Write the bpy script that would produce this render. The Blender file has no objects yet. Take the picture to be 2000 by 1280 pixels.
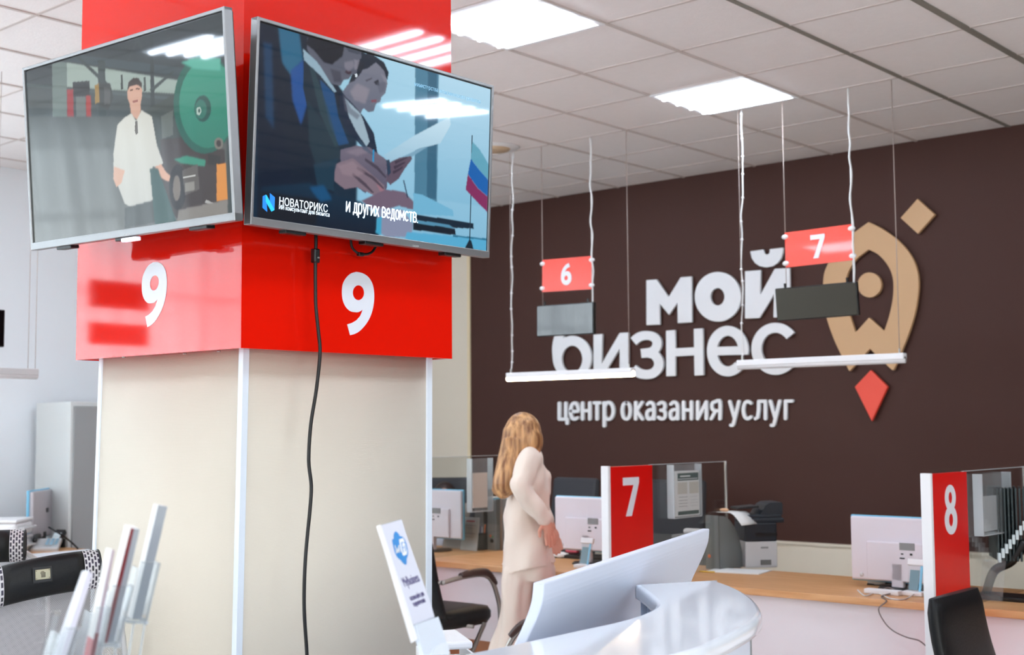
import bpy, bmesh, math, random
import numpy as np
from mathutils import Vector, Matrix
from mathutils.geometry import tessellate_polygon
random.seed(4)
S = bpy.context.scene
COL = S.collection
PI = math.pi
CZ = 1.50                       # camera height above the floor
# ------------------------------------------------------------------ camera
FPX, PITCH, YAW, ROLL = 2547.7, 0.0771090, 0.7170091, -0.0068595
Fv = Vector((-math.sin(YAW)*math.cos(PITCH), math.cos(YAW)*math.cos(PITCH), math.sin(PITCH)))
_R = Vector((math.cos(YAW), math.sin(YAW), 0)); _U = _R.cross(Fv)
Rv = _R*math.cos(ROLL)+_U*math.sin(ROLL); Uv = -_R*math.sin(ROLL)+_U*math.cos(ROLL)
CAM = Vector((0, 0, CZ))
cd = bpy.data.cameras.new('camera'); cam = bpy.data.objects.new('camera', cd); COL.objects.link(cam)
cam.matrix_world = Matrix(((Rv.x, Uv.x, -Fv.x, 0), (Rv.y, Uv.y, -Fv.y, 0), (Rv.z, Uv.z, -Fv.z, CZ), (0, 0, 0, 1)))
cd.sensor_width = 36; cd.lens = FPX*36/2000; cd.clip_start = .05; cd.clip_end = 200
cd.dof.use_dof = True; cd.dof.focus_distance = 3.85; cd.dof.aperture_fstop = 4.5
S.camera = cam
S.view_settings.view_transform = 'Standard'; S.view_settings.look = 'None'
S.view_settings.gamma = 1; S.view_settings.exposure = .32; S.view_settings.use_curve_mapping = False
S.cycles.max_bounces = 8; S.cycles.diffuse_bounces = 4; S.cycles.glossy_bounces = 4
S.cycles.transparent_max_bounces = 16; S.cycles.transmission_bounces = 6; S.cycles.caustics_reflective = False
S.cycles.sample_clamp_indirect = 6

def ray(x, y): return Fv*FPX+Rv*(x-1000)+Uv*(640-y)
def onz(x, y, z):  d = ray(x, y); return CAM+d*((z-CZ)/d.z)      # meet the height z
def ony(x, y, Y):  d = ray(x, y); return CAM+d*(Y/d.y)           # meet the plane parallel to the brown wall
def onx(x, y, X):  d = ray(x, y); return CAM+d*(X/d.x)
def atd(x, y, D):  return CAM+ray(x, y)*(D/FPX)                   # at a known distance
def onp(x, y, P0, n): d = ray(x, y); return CAM+d*((P0-CAM).dot(n)/d.dot(n))

# ------------------------------------------------------------------ world and daylight
W = bpy.data.worlds.new('world'); S.world = W; W.use_nodes = True
W.node_tree.nodes['Background'].inputs[0].default_value = (.80, .90, 1, 1)
W.node_tree.nodes['Background'].inputs[1].default_value = 1.6
WINS = [(-5.6, -4.0), (-2.6, -.2), (.45, 3.2)]
FILL_E = [(-4.6, -1.8), (-.9, 1.9)]      # unseen east windows, added to light the faces turned that way
FILL_S = [(-4.6, -2.0), (-1.0, 1.6)]               # unseen south windows, added as fill light from behind the camera
XL, YB, YF, XR = -8.6, 8.04, -6.0, 5.0
ZC = 1.848+CZ
for a, b in WINS:
    L = bpy.data.lights.new('daylight', 'AREA'); L.shape = 'RECTANGLE'; L.size = b-a; L.size_y = 2.5
    L.energy = 76*(b-a); L.color = (.86, .94, 1)
    o = bpy.data.objects.new('daylight', L); COL.objects.link(o)
    o.location = (XL-.75, (a+b)/2, 1.95); o.rotation_euler = (0, -PI/2, 0)
def fill_window(c, w, rot, e):
    L = bpy.data.lights.new('daylight', 'AREA'); L.shape = 'RECTANGLE'; L.size = w; L.size_y = 2.4; L.energy = e*w; L.color = (.95, .97, 1)
    o = bpy.data.objects.new('daylight', L); COL.objects.link(o); o.location = c; o.rotation_euler = rot
for a, b in FILL_E: fill_window((XR+.12, (a+b)/2, 1.98), b-a-.1, (0, PI/2, 0), 50)
for a, b in FILL_S: fill_window(((a+b)/2, YF-.12, 1.98), b-a-.1, (PI/2, 0, 0), 18)
LAMP_E = 34.0      # ceiling tubes

# ------------------------------------------------------------------ materials
def lin(c):
    return tuple(((v/255)/12.92 if v/255 <= .04045 else ((v/255+.055)/1.055)**2.4) for v in c)
MC = {}
def mat(name, rgb, rough=.5, metal=0, spec=.5, emit=0, coat=0, bump=None, noise=None, sheen=0):
    if name in MC: return MC[name]
    m = bpy.data.materials.new(name); m.use_nodes = True; nt = m.node_tree
    b = nt.nodes['Principled BSDF']; c = lin(rgb)
    b.inputs['Base Color'].default_value = (*c, 1); b.inputs['Roughness'].default_value = rough
    b.inputs['Metallic'].default_value = metal; b.inputs['Specular IOR Level'].default_value = spec
    b.inputs['Coat Weight'].default_value = coat; b.inputs['Coat Roughness'].default_value = .04
    if sheen: b.inputs['Sheen Weight'].default_value = sheen
    if emit:
        b.inputs['Emission Color'].default_value = (*c, 1); b.inputs['Emission Strength'].default_value = emit
    if noise:      # (scale, amount): slight unevenness of the colour itself
        tc = nt.nodes.new('ShaderNodeTexCoord'); n = nt.nodes.new('ShaderNodeTexNoise'); n.inputs['Scale'].default_value = noise[0]
        n.inputs['Detail'].default_value = 4
        mx = nt.nodes.new('ShaderNodeMix'); mx.data_type = 'RGBA'
        mx.inputs[6].default_value = (*[v*(1-noise[1]) for v in c], 1); mx.inputs[7].default_value = (*[min(1, v*(1+noise[1])) for v in c], 1)
        nt.links.new(tc.outputs['Object'], n.inputs['Vector']); nt.links.new(n.outputs[0], mx.inputs[0]); nt.links.new(mx.outputs[2], b.inputs['Base Color'])
    if bump:       # (kind, scale, strength)
        tc = nt.nodes.new('ShaderNodeTexCoord')
        if bump[0] == 'wave':
            t = nt.nodes.new('ShaderNodeTexWave'); t.bands_direction = 'Z'; t.inputs['Distortion'].default_value = 2.5; t.inputs['Detail Scale'].default_value = 3
        else:
            t = nt.nodes.new('ShaderNodeTexNoise')
        t.inputs['Scale'].default_value = bump[1]
        bp = nt.nodes.new('ShaderNodeBump'); bp.inputs['Strength'].default_value = bump[2]; bp.inputs['Distance'].default_value = .002
        nt.links.new(tc.outputs['Object'], t.inputs['Vector']); nt.links.new(t.outputs[0 if bump[0] != 'wave' else 1], bp.inputs['Height'])
        nt.links.new(bp.outputs[0], b.inputs['Normal'])
    MC[name] = m; return m
def glass(name, tint=(.93, .96, .95), refl=1.0, rough=.02, base=.0):
    if name in MC: return MC[name]
    m = bpy.data.materials.new(name); m.use_nodes = True; nt = m.node_tree; nt.nodes.clear()
    out = nt.nodes.new('ShaderNodeOutputMaterial'); tr = nt.nodes.new('ShaderNodeBsdfTransparent'); tr.inputs[0].default_value = (*tint, 1)
    gl = nt.nodes.new('ShaderNodeBsdfGlossy'); gl.inputs['Roughness'].default_value = rough; gl.inputs[0].default_value = (refl, refl, refl, 1)
    lw = nt.nodes.new('ShaderNodeLayerWeight'); lw.inputs[0].default_value = .5
    pw = nt.nodes.new('ShaderNodeMath'); pw.operation = 'POWER'; pw.inputs[1].default_value = 4.0; nt.links.new(lw.outputs['Facing'], pw.inputs[0])
    fr = nt.nodes.new('ShaderNodeMath'); fr.operation = 'MULTIPLY_ADD'; fr.inputs[1].default_value = .7; fr.inputs[2].default_value = .04; nt.links.new(pw.outputs[0], fr.inputs[0])
    mx = nt.nodes.new('ShaderNodeMixShader')
    nt.links.new(fr.outputs[0], mx.inputs[0]); nt.links.new(tr.outputs[0], mx.inputs[1]); nt.links.new(gl.outputs[0], mx.inputs[2])
    last = mx
    if base:
        df = nt.nodes.new('ShaderNodeBsdfDiffuse'); df.inputs[0].default_value = (.9, .93, .95, 1)
        m2 = nt.nodes.new('ShaderNodeMixShader'); m2.inputs[0].default_value = base
        nt.links.new(mx.outputs[0], m2.inputs[1]); nt.links.new(df.outputs[0], m2.inputs[2]); last = m2
    nt.links.new(last.outputs[0], out.inputs[0]); MC[name] = m; return m
def wood(name, c1, c2, rough=.45):
    m = bpy.data.materials.new(name); m.use_nodes = True; nt = m.node_tree; b = nt.nodes['Principled BSDF']
    tc = nt.nodes.new('ShaderNodeTexCoord'); mp = nt.nodes.new('ShaderNodeMapping'); mp.inputs['Scale'].default_value = (1.2, 14, 14)
    n = nt.nodes.new('ShaderNodeTexNoise'); n.inputs['Scale'].default_value = 3; n.inputs['Detail'].default_value = 6; n.inputs['Distortion'].default_value = .6
    r = nt.nodes.new('ShaderNodeValToRGB'); r.color_ramp.elements[0].color = (*lin(c1), 1); r.color_ramp.elements[1].color = (*lin(c2), 1)
    r.color_ramp.elements[0].position = .35; r.color_ramp.elements[1].position = .65
    nt.links.new(tc.outputs['Object'], mp.inputs[0]); nt.links.new(mp.outputs[0], n.inputs['Vector']); nt.links.new(n.outputs[0], r.inputs[0]); nt.links.new(r.outputs[0], b.inputs['Base Color'])
    b.inputs['Roughness'].default_value = rough; return m
def sheer():
    m = bpy.data.materials.new('sheer_curtain'); m.use_nodes = True; nt = m.node_tree; nt.nodes.clear()
    out = nt.nodes.new('ShaderNodeOutputMaterial'); a = nt.nodes.new('ShaderNodeBsdfTranslucent'); a.inputs[0].default_value = (.95, .97, 1, 1)
    d = nt.nodes.new('ShaderNodeBsdfDiffuse'); d.inputs[0].default_value = (.85, .87, .9, 1)
    t = nt.nodes.new('ShaderNodeBsdfTransparent'); m1 = nt.nodes.new('ShaderNodeMixShader'); m1.inputs[0].default_value = .35
    m2 = nt.nodes.new('ShaderNodeMixShader'); m2.inputs[0].default_value = .12
    nt.links.new(a.outputs[0], m1.inputs[1]); nt.links.new(d.outputs[0], m1.inputs[2]); nt.links.new(m1.outputs[0], m2.inputs[1]); nt.links.new(t.outputs[0], m2.inputs[2]); nt.links.new(m2.outputs[0], out.inputs[0])
    return m
def mesh_cloth(name, rgb, scale, hole=.5):      # woven mesh: threads with see-through holes
    m = bpy.data.materials.new(name); m.use_nodes = True; nt = m.node_tree; b = nt.nodes['Principled BSDF']
    b.inputs['Base Color'].default_value = (*lin(rgb), 1); b.inputs['Roughness'].default_value = .55
    uv = nt.nodes.new('ShaderNodeTexCoord'); sp = nt.nodes.new('ShaderNodeSeparateXYZ'); nt.links.new(uv.outputs['UV'], sp.inputs[0])
    outs = []
    for k in (0, 1):
        a = nt.nodes.new('ShaderNodeMath'); a.operation = 'MULTIPLY'; a.inputs[1].default_value = scale; nt.links.new(sp.outputs[k], a.inputs[0])
        s_ = nt.nodes.new('ShaderNodeMath'); s_.operation = 'SINE'; nt.links.new(a.outputs[0], s_.inputs[0]); outs.append(s_)
    mu = nt.nodes.new('ShaderNodeMath'); mu.operation = 'MULTIPLY'; nt.links.new(outs[0].outputs[0], mu.inputs[0]); nt.links.new(outs[1].outputs[0], mu.inputs[1])
    g = nt.nodes.new('ShaderNodeMath'); g.operation = 'LESS_THAN'; g.inputs[1].default_value = hole; nt.links.new(mu.outputs[0], g.inputs[0])
    nt.links.new(g.outputs[0], b.inputs['Alpha']); return m

def brick_mesh():
    m = bpy.data.materials.new('headrest_mesh'); m.use_nodes = True; nt = m.node_tree; b = nt.nodes['Principled BSDF']
    tc = nt.nodes.new('ShaderNodeTexCoord'); mp = nt.nodes.new('ShaderNodeMapping'); mp.inputs['Scale'].default_value = (1, 1, 1)
    br = nt.nodes.new('ShaderNodeTexBrick'); br.inputs['Scale'].default_value = 1; br.inputs['Color1'].default_value = (.02, .02, .025, 1); br.inputs['Color2'].default_value = (.03, .02, .05, 1)
    br.inputs['Mortar'].default_value = (.62, .60, .62, 1); br.inputs['Mortar Size'].default_value = .045; br.inputs['Mortar Smooth'].default_value = .3; br.inputs['Brick Width'].default_value = .24; br.inputs['Row Height'].default_value = .2
    nt.links.new(tc.outputs['UV'], mp.inputs[0]); nt.links.new(mp.outputs[0], br.inputs[0]); nt.links.new(br.outputs[0], b.inputs['Base Color']); b.inputs['Roughness'].default_value = .5; return m
M_white = mat('white_paint', (236, 236, 238), .5)
M_bwall = mat('blue_white_wall', (236, 241, 246), .7)
M_brown = mat('brown_wall', (72, 46, 40), .6, spec=.22, noise=(1.5, .05))
M_cream = mat('cream_wall', (226, 216, 198), .7)
M_ceil = mat('ceiling_tile', (242, 237, 236), .95, spec=.2, noise=(30, .03), bump=('noise', 90, .5))
M_bar = mat('ceiling_grid', (205, 195, 190), .6)
M_bar2 = mat('ceiling_grid_wide', (132, 128, 120), .6)
M_floor = mat('floor_tile', (236, 230, 224), .35, noise=(3, .06))
M_red = mat('red_gloss', (222, 22, 6), .05, spec=.55)
M_redm = mat('red_panel', (214, 10, 6), .30, spec=.4)
M_cfab = mat('cream_cladding', (216, 207, 191), .75, bump=('wave', 90, .10), noise=(6, .02))
M_trim = mat('white_trim', (226, 234, 242), .3)
M_silver = mat('silver_bezel', (150, 151, 152), .35, metal=.75)
M_black = mat('black_plastic', (14, 15, 17), .35)
M_cable = mat('black_cable', (12, 12, 13), .45)
M_digit = mat('white_digit', (228, 230, 238), .45)
M_letter = mat('white_letter', (236, 238, 242), .5, noise=(200, .01))
M_gold = mat('tan_emblem', (206, 165, 122), .5)
M_flame = mat('red_emblem', (240, 78, 58), .5)
M_glossw = mat('counter_white', (234, 240, 249), .12, spec=.5, coat=.3)
M_satinw = mat('counter_side', (222, 229, 243), .45)
M_desk = mat('desk_front', (240, 234, 238), .5)
M_wood = wood('beech_worktop', (206, 150, 98), (222, 170, 120))
M_glass = glass('partition_glass', (.90, .91, .90), .7)
M_acry = glass('clear_acrylic', (.965, .975, .98), .45, .05, .05)
M_acre = glass('acrylic_edge', (.80, .84, .86), 1.0, .08, .35)
M_leath = mat('black_leather', (11, 12, 14), .45, spec=.3, noise=(60, .1), bump=('noise', 160, .3))
M_chrome = mat('brushed_metal', (165, 160, 155), .3, metal=.85)
M_dwood = mat('dark_wood', (62, 36, 30), .35)
M_grey = mat('mid_grey', (140, 141, 142), .5)
M_grey2 = mat('file_grey', (120, 124, 124), .55)
M_lgrey = mat('light_grey', (205, 205, 206), .45)
M_navy = mat('printer_navy', (22, 30, 40), .4)
M_cyan = mat('monitor_edge', (120, 190, 222), .3)
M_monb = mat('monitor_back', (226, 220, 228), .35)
M_paper = mat('paper', (238, 238, 236), .8)
M_skin = mat('skin', (222, 160, 138), .5, spec=.3)
M_hair = mat('blond_hair', (186, 138, 92), .45, noise=(25, .22))
def strands(c1, c2):
    m = bpy.data.materials.new('long_hair'); m.use_nodes = True; nt = m.node_tree; b = nt.nodes['Principled BSDF']
    tc = nt.nodes.new('ShaderNodeTexCoord'); mp = nt.nodes.new('ShaderNodeMapping'); mp.inputs['Scale'].default_value = (46, 46, 2.2)
    n = nt.nodes.new('ShaderNodeTexNoise'); n.inputs['Scale'].default_value = 1; n.inputs['Detail'].default_value = 3
    r = nt.nodes.new('ShaderNodeValToRGB'); r.color_ramp.elements[0].color = (*lin(c1), 1); r.color_ramp.elements[1].color = (*lin(c2), 1); r.color_ramp.elements[0].position = .36; r.color_ramp.elements[1].position = .64
    bp = nt.nodes.new('ShaderNodeBump'); bp.inputs['Strength'].default_value = .6; bp.inputs['Distance'].default_value = .01
    nt.links.new(tc.outputs['Object'], mp.inputs[0]); nt.links.new(mp.outputs[0], n.inputs['Vector']); nt.links.new(n.outputs[0], r.inputs[0]); nt.links.new(r.outputs[0], b.inputs['Base Color'])
    nt.links.new(n.outputs[0], bp.inputs['Height']); nt.links.new(bp.outputs[0], b.inputs['Normal']); b.inputs['Roughness'].default_value = .42; return m
M_hair = strands((128, 84, 52), (214, 164, 112))
M_dhair = mat('dark_hair', (52, 38, 36), .45, noise=(25, .2))
M_suit = mat('cream_suit', (238, 222, 208), .8, sheen=.2, bump=('noise', 12, .4))
M_green = mat('dark_green', (30, 72, 66), .5)
M_dgreen = mat('display_frame', (24, 42, 46), .4)
M_tab = mat('index_tab', (205, 218, 222), .4)
M_disp = mat('display_glass', (6, 6, 8), .05, spec=.8, coat=.35)
M_burg = mat('burgundy', (120, 36, 42), .5)
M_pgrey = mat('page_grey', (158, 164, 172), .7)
M_pink = mat('pink', (226, 96, 110), .5)
M_orange = mat('orange', (240, 120, 60), .5)
M_yellow = mat('yellow', (226, 190, 70), .5)
M_blue = mat('logo_blue', (52, 136, 204), .5)
M_violet = mat('print_violet', (92, 84, 128), .6)
M_cord = mat('white_cord', (226, 226, 226), .5)
M_wire = mat('steel_wire', (176, 160, 152), .4, metal=.3)
M_sheer = sheer()
M_lamp = mat('lamp_diffuser', (232, 246, 255), .4, emit=1.6)
M_tube = mat('lamp_tube', (228, 240, 255), .4, emit=LAMP_E)
M_warm = mat('warm_tube', (255, 226, 186), .4, emit=26)
M_gold2 = mat('plate_metal', (176, 168, 140), .25, metal=.9)

# ------------------------------------------------------------------ mesh helpers
class MB:
    def __init__(s): s.v = []; s.f = []; s.m = []; s.sm = []; s.uv = {}
    def add(s, vs, fs, m=0, sm=False):
        b = len(s.v); s.v += [Vector(p) for p in vs]
        for f in fs: s.f.append([b+i for i in f]); s.m.append(m); s.sm.append(sm)
        return s
    def box(s, c, d, R=None, m=0, b=0):
        c = Vector(c); h = [x/2 for x in d]; R = R or Matrix.Identity(3)
        b = min(b, min(h)*.98)
        if b <= 0:
            vs = [c+R@Vector((sx*h[0], sy*h[1], sz*h[2])) for sx in (-1, 1) for sy in (-1, 1) for sz in (-1, 1)]
            return s.add(vs, [(0, 1, 3, 2), (4, 6, 7, 5), (0, 4, 5, 1), (2, 3, 7, 6), (0, 2, 6, 4), (1, 5, 7, 3)], m)
        bm = bmesh.new(); bmesh.ops.create_cube(bm, size=1)
        for v in bm.verts: v.co = Vector((v.co.x*d[0], v.co.y*d[1], v.co.z*d[2]))
        bmesh.ops.bevel(bm, geom=bm.edges[:], offset=b, segments=2, profile=.5, affect='EDGES')
        bm.verts.index_update()
        s.add([c+R@v.co for v in bm.verts], [[v.index for v in f.verts] for f in bm.faces], m, False); bm.free(); return s
    def bb(s, p, q, m=0, b=0):
        p = Vector(p); q = Vector(q); return s.box((p+q)/2, [abs(q[i]-p[i]) for i in range(3)], None, m, b)
    def tube(s, pts, r, n=8, m=0, cap=True):
        pts = [Vector(p) for p in pts]; k = len(pts); rs = r if isinstance(r, (list, tuple)) else [r]*k
        t0 = (pts[1]-pts[0]).normalized(); a = t0.orthogonal().normalized(); vs = []
        for i, p in enumerate(pts):
            t = (pts[min(i+1, k-1)]-pts[max(i-1, 0)]).normalized()
            a = (a-t*a.dot(t)); a = a.normalized() if a.length > 1e-6 else t.orthogonal().normalized()
            c = t.cross(a)
            vs += [p+(a*math.cos(2*PI*j/n)+c*math.sin(2*PI*j/n))*rs[i] for j in range(n)]
        fs = [(i*n+j, i*n+(j+1) % n, (i+1)*n+(j+1) % n, (i+1)*n+j) for i in range(k-1) for j in range(n)]
        if cap: fs += [tuple(range(n))[::-1], tuple((k-1)*n+j for j in range(n))]
        return s.add(vs, fs, m, True)
    def ball(s, c, r, m=0, nu=14, nv=9, R=None):
        r = Vector((r, r, r)) if not hasattr(r, '__len__') else Vector(r); c = Vector(c); R = R or Matrix.Identity(3)
        vs = [c+R@Vector((0, 0, r.z))]
        for i in range(1, nv):
            a = PI*i/nv
            vs += [c+R@Vector((r.x*math.sin(a)*math.cos(2*PI*j/nu), r.y*math.sin(a)*math.sin(2*PI*j/nu), r.z*math.cos(a))) for j in range(nu)]
        vs.append(c+R@Vector((0, 0, -r.z))); L = len(vs)-1
        fs = [(0, 1+j, 1+(j+1) % nu) for j in range(nu)]
        fs += [(1+i*nu+j, 1+(i+1)*nu+j, 1+(i+1)*nu+(j+1) % nu, 1+i*nu+(j+1) % nu) for i in range(nv-2) for j in range(nu)]
        fs += [(L, 1+(nv-2)*nu+(j+1) % nu, 1+(nv-2)*nu+j) for j in range(nu)]
        return s.add(vs, fs, m, True)
    def cyl(s, a, b, r, m=0, n=20, r2=None): return s.tube([a, b], [r, r if r2 is None else r2], n, m)
    def caps(s, a, b, ra, rb, m=0):
        s.tube([a, b], [ra, rb], 12, m); s.ball(a, ra, m, 12, 8); s.ball(b, rb, m, 12, 8); return s
    def prism(s, loops, fr, d0, d1, m=0, ms=None):      # loops of 2-D points (first outer, others holes), fr=(origin,u,v,n)
        o, u, v, n = fr; flat = [p for l in loops for p in l]
        tri = tessellate_polygon([[Vector((p[0], p[1], 0)) for p in l] for l in loops])
        A = [o+u*p[0]+v*p[1]+n*d1 for p in flat]; B = [o+u*p[0]+v*p[1]+n*d0 for p in flat]; N = len(flat)
        fs = []
        for t in tri:
            a, b, c = [Vector((flat[i][0], flat[i][1], 0)) for i in t]
            if (b-a).cross(c-a).z < 0: t = t[::-1]
            fs.append(tuple(t)); fs.append(tuple(N+i for i in t[::-1]))
        s.add(A+B, fs, m)
        base = len(s.v)-2*N; k = 0
        for l in loops:
            L = len(l)
            for i in range(L):
                s.f.append([base+k+i, base+N+k+i, base+N+k+(i+1) % L, base+k+(i+1) % L]); s.m.append(m if ms is None else ms); s.sm.append(False)
            k += L
        return s
    def grid(s, fn, nu, nv, m=0, sm=True, uv=False, cu=False):
        vs = [fn(i/nu, j/nv) for j in range(nv+1) for i in range(nu+1)]; b = len(s.v)
        fs = [(j*(nu+1)+i, j*(nu+1)+i+1, (j+1)*(nu+1)+i+1, (j+1)*(nu+1)+i) for j in range(nv) for i in range(nu)]
        s.add(vs, fs, m, sm)
        if uv:
            for j in range(nv+1):
                for i in range(nu+1): s.uv[b+j*(nu+1)+i] = (i/nu, j/nv) if uv is True else (4*j/nv, i/nu)
        return s
    def loft(s, rings, m=0, cap=True):       # rings: equal-length lists of points
        n = len(rings[0]); vs = [p for r in rings for p in r]
        fs = [(i*n+j, i*n+(j+1) % n, (i+1)*n+(j+1) % n, (i+1)*n+j) for i in range(len(rings)-1) for j in range(n)]
        if cap: fs += [tuple(range(n))[::-1], tuple((len(rings)-1)*n+j for j in range(n))]
        return s.add(vs, fs, m, True)
    def build(s, name, mats, parent=None, **props):
        me = bpy.data.meshes.new(name); me.from_pydata([tuple(v) for v in s.v], [], s.f)
        mats = mats if isinstance(mats, (list, tuple)) else [mats]
        for x in mats: me.materials.append(x)
        me.polygons.foreach_set('material_index', s.m); me.polygons.foreach_set('use_smooth', s.sm)
        if s.uv:
            l = me.uv_layers.new(name='UVMap')
            for lp in me.loops: l.data[lp.index].uv = s.uv.get(lp.vertex_index, (0, 0))
        me.update()
        bm = bmesh.new(); bm.from_mesh(me); bmesh.ops.recalc_face_normals(bm, faces=bm.faces[:]); bm.to_mesh(me); bm.free()
        o = bpy.data.objects.new(name, me); COL.objects.link(o)
        if parent is not None:
            o.parent = parent; o.matrix_parent_inverse = world_of(parent).inverted()
        for k, x in props.items(): o[k] = x
        return o
def world_of(o):
    m = o.matrix_basis.copy()
    if o.parent is not None: m = world_of(o.parent)@o.matrix_parent_inverse@m
    return m
def thing(name, label, cat, loc=(0, 0, 0), rz=0, group=None):
    o = bpy.data.objects.new(name, None); COL.objects.link(o); o.location = loc; o.rotation_euler = (0, 0, rz); o.empty_display_size = .1
    o['label'] = label; o['category'] = cat
    if group: o['group'] = group
    return o
def tag(o, label, cat, group=None):
    o['label'] = label; o['category'] = cat
    if group: o['group'] = group
    return o
def lp(name, mb, m, parent, label=None):      # a part given in its thing's own (local) coordinates
    o = mb.build(name, m); o.parent = parent
    if label: o['label'] = label
    return o
def struct(o): o['kind'] = 'structure'; return o
def copytree(o, parent=None):
    c = o.copy(); COL.objects.link(c)
    if parent is not None: c.parent = parent; c.matrix_parent_inverse = o.matrix_parent_inverse.copy()
    for ch in list(o.children): copytree(ch, c)
    return c
def remesh(o, vox, smooth=6):
    r = o.modifiers.new('r', 'REMESH'); r.mode = 'VOXEL'; r.voxel_size = vox; r.use_smooth_shade = True
    q = o.modifiers.new('s', 'SMOOTH'); q.iterations = smooth; q.factor = .6
    dg = bpy.context.evaluated_depsgraph_get(); me = bpy.data.meshes.new_from_object(o.evaluated_get(dg))
    o.modifiers.clear(); o.data = me; return o
def bez(ps, n=8):            # smooth curve through points (Catmull-Rom)
    out = []; P = [Vector(p) for p in ps]
    for i in range(len(P)-1):
        a, b, c, d = P[max(i-1, 0)], P[i], P[i+1], P[min(i+2, len(P)-1)]
        for k in range(n):
            t = k/n; out.append(.5*((2*b)+(c-a)*t+(2*a-5*b+4*c-d)*t*t+(3*b-a-3*c+d)*t**3))
    out.append(P[-1]); return out
def arc(cx, cy, rx, ry, a0, a1, n=24):
    return [(cx+rx*math.cos(math.radians(a0+(a1-a0)*i/n)), cy+ry*math.sin(math.radians(a0+(a1-a0)*i/n))) for i in range(n+1)]
def stroke(pts, w, rnd=False):        # outline of a thick line in 2-D
    P = [Vector((p[0], p[1])) for p in pts]; L = []; R = []
    for i, p in enumerate(P):
        t = (P[min(i+1, len(P)-1)]-P[max(i-1, 0)]).normalized(); nn = Vector((-t.y, t.x))
        k = 1.0
        if 0 < i < len(P)-1:
            t1 = (P[i]-P[i-1]).normalized(); k = 1/max(.5, abs(nn.dot(Vector((-t1.y, t1.x)))))
        L.append(p+nn*w/2*k); R.append(p-nn*w/2*k)
    out = list(L)
    def cap(c, a, b):
        d = (a-c); r = d.length; a0 = math.atan2(d.y, d.x)
        return [c+Vector((math.cos(a0-PI*k/6), math.sin(a0-PI*k/6)))*r for k in range(1, 6)]
    if rnd: out += cap(P[-1], L[-1], R[-1])
    out += R[::-1]
    if rnd: out += cap(P[0], R[0], L[0])
    return [(q.x, q.y) for q in out]
def sm2(ps, n=6): return [(p.x, p.y) for p in bez([(a, b, 0) for a, b in ps], n)]
def font_mesh(text, size, sx=1.0, off=0.0, ext=.0003, align='LEFT'):
    c = bpy.data.curves.new('t', 'FONT'); c.body = text; c.resolution_u = 5; c.size = size; c.extrude = ext; c.offset = off; c.align_x = align
    o = bpy.data.objects.new('t', c); COL.objects.link(o)
    dg = bpy.context.evaluated_depsgraph_get(); me = bpy.data.meshes.new_from_object(o.evaluated_get(dg))
    bpy.data.objects.remove(o); me.transform(Matrix.Diagonal((sx, 1, 1, 1))); return me
def text_on(name, text, size, fr, m, parent, sx=1.0, off=0., ext=.0003, align='LEFT'):
    me = font_mesh(text, size, sx, off, ext, align); o_, u, v, n = fr
    me.transform(Matrix(((u.x, v.x, n.x, o_.x), (u.y, v.y, n.y, o_.y), (u.z, v.z, n.z, o_.z), (0, 0, 0, 1))))
    me.materials.clear(); me.materials.append(m); ob = bpy.data.objects.new(name, me); COL.objects.link(ob)
    ob.parent = parent; ob.matrix_parent_inverse = world_of(parent).inverted(); return ob
ZV = Vector((0, 0, 1)); XV = Vector((1, 0, 0)); YV = Vector((0, 1, 0))

# ================================================================== the room
struct(MB().bb((XL, YF, -.1), (XR, YB+.2, 0)).build('floor', M_floor))
GX0, GY0 = -5.9107, 4.6912
b = MB(); b.bb((XL-.2, YF-.2, ZC), (XR+.2, YB+.2, ZC+.1))
x = GX0-.6*5; j = -5
while x < XR:
    if x > XL:
        w = .034 if j == 6 else (.024 if j >= 5 else .018)
        b.bb((x-w/2, YF, ZC-.006), (x+w/2, YB, ZC+.01), 2 if j >= 5 else 1)
    x += .6; j += 1
y = GY0-.6*18
while y < YB:
    if y > YF: b.bb((XL, y-.008, ZC-.004), (XR, y+.008, ZC+.01), 1)
    y += .6
struct(b.build('ceiling', [M_ceil, M_bar, M_bar2]))
XE = -7.471
struct(MB().bb((XE, YB, 0), (XR, YB+.2, ZC)).build('wall_north', M_brown))
struct(MB().bb((XL, YB, 0), (XE, YB+.2, ZC)).build('wall_northwest', M_cream))
struct(MB().bb((XE-.03, YB-.012, 0), (XE, YB, ZC)).build('trim_1', mat('pale_trim', (232, 214, 178), .6)))
b = MB().bb((XE, YB-.03, 0), (XR, YB, .70)); b.bb((XE, YB-.042, .70), (XR, YB, .716)); struct(b.build('baseboard_north', M_cream))
# west wall with three window openings
b = MB(); ys = [YF]+[v for w in WINS for v in w]+[YB]
for i in range(0, len(ys), 2): b.bb((XL-.25, ys[i], 0), (XL, ys[i+1], ZC))
for a, c in WINS: b.bb((XL-.25, a, 0), (XL, c, .75)); b.bb((XL-.25, a, 3.2), (XL, c, ZC))
struct(b.build('wall_west', M_bwall))
b = MB(); xs = [XL-.25]+[v for w in FILL_S for v in w]+[XR]
for i in range(0, len(xs), 2): b.bb((xs[i], YF-.2, 0), (xs[i+1], YF, ZC))
for a, c in FILL_S: b.bb((a, YF-.2, 0), (c, YF, .78)); b.bb((a, YF-.2, 3.2), (c, YF, ZC))
struct(b.build('wall_south', M_cream))
b = MB(); ys = [YF-.2]+[v for w in FILL_E for v in w]+[YB+.2]
for i in range(0, len(ys), 2): b.bb((XR, ys[i], 0), (XR+.2, ys[i+1], ZC))
for a, c in FILL_E: b.bb((XR, a, 0), (XR+.2, c, .78)); b.bb((XR, a, 3.2), (XR+.2, c, ZC))
struct(b.build('wall_east', M_cream))
k = 3
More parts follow.
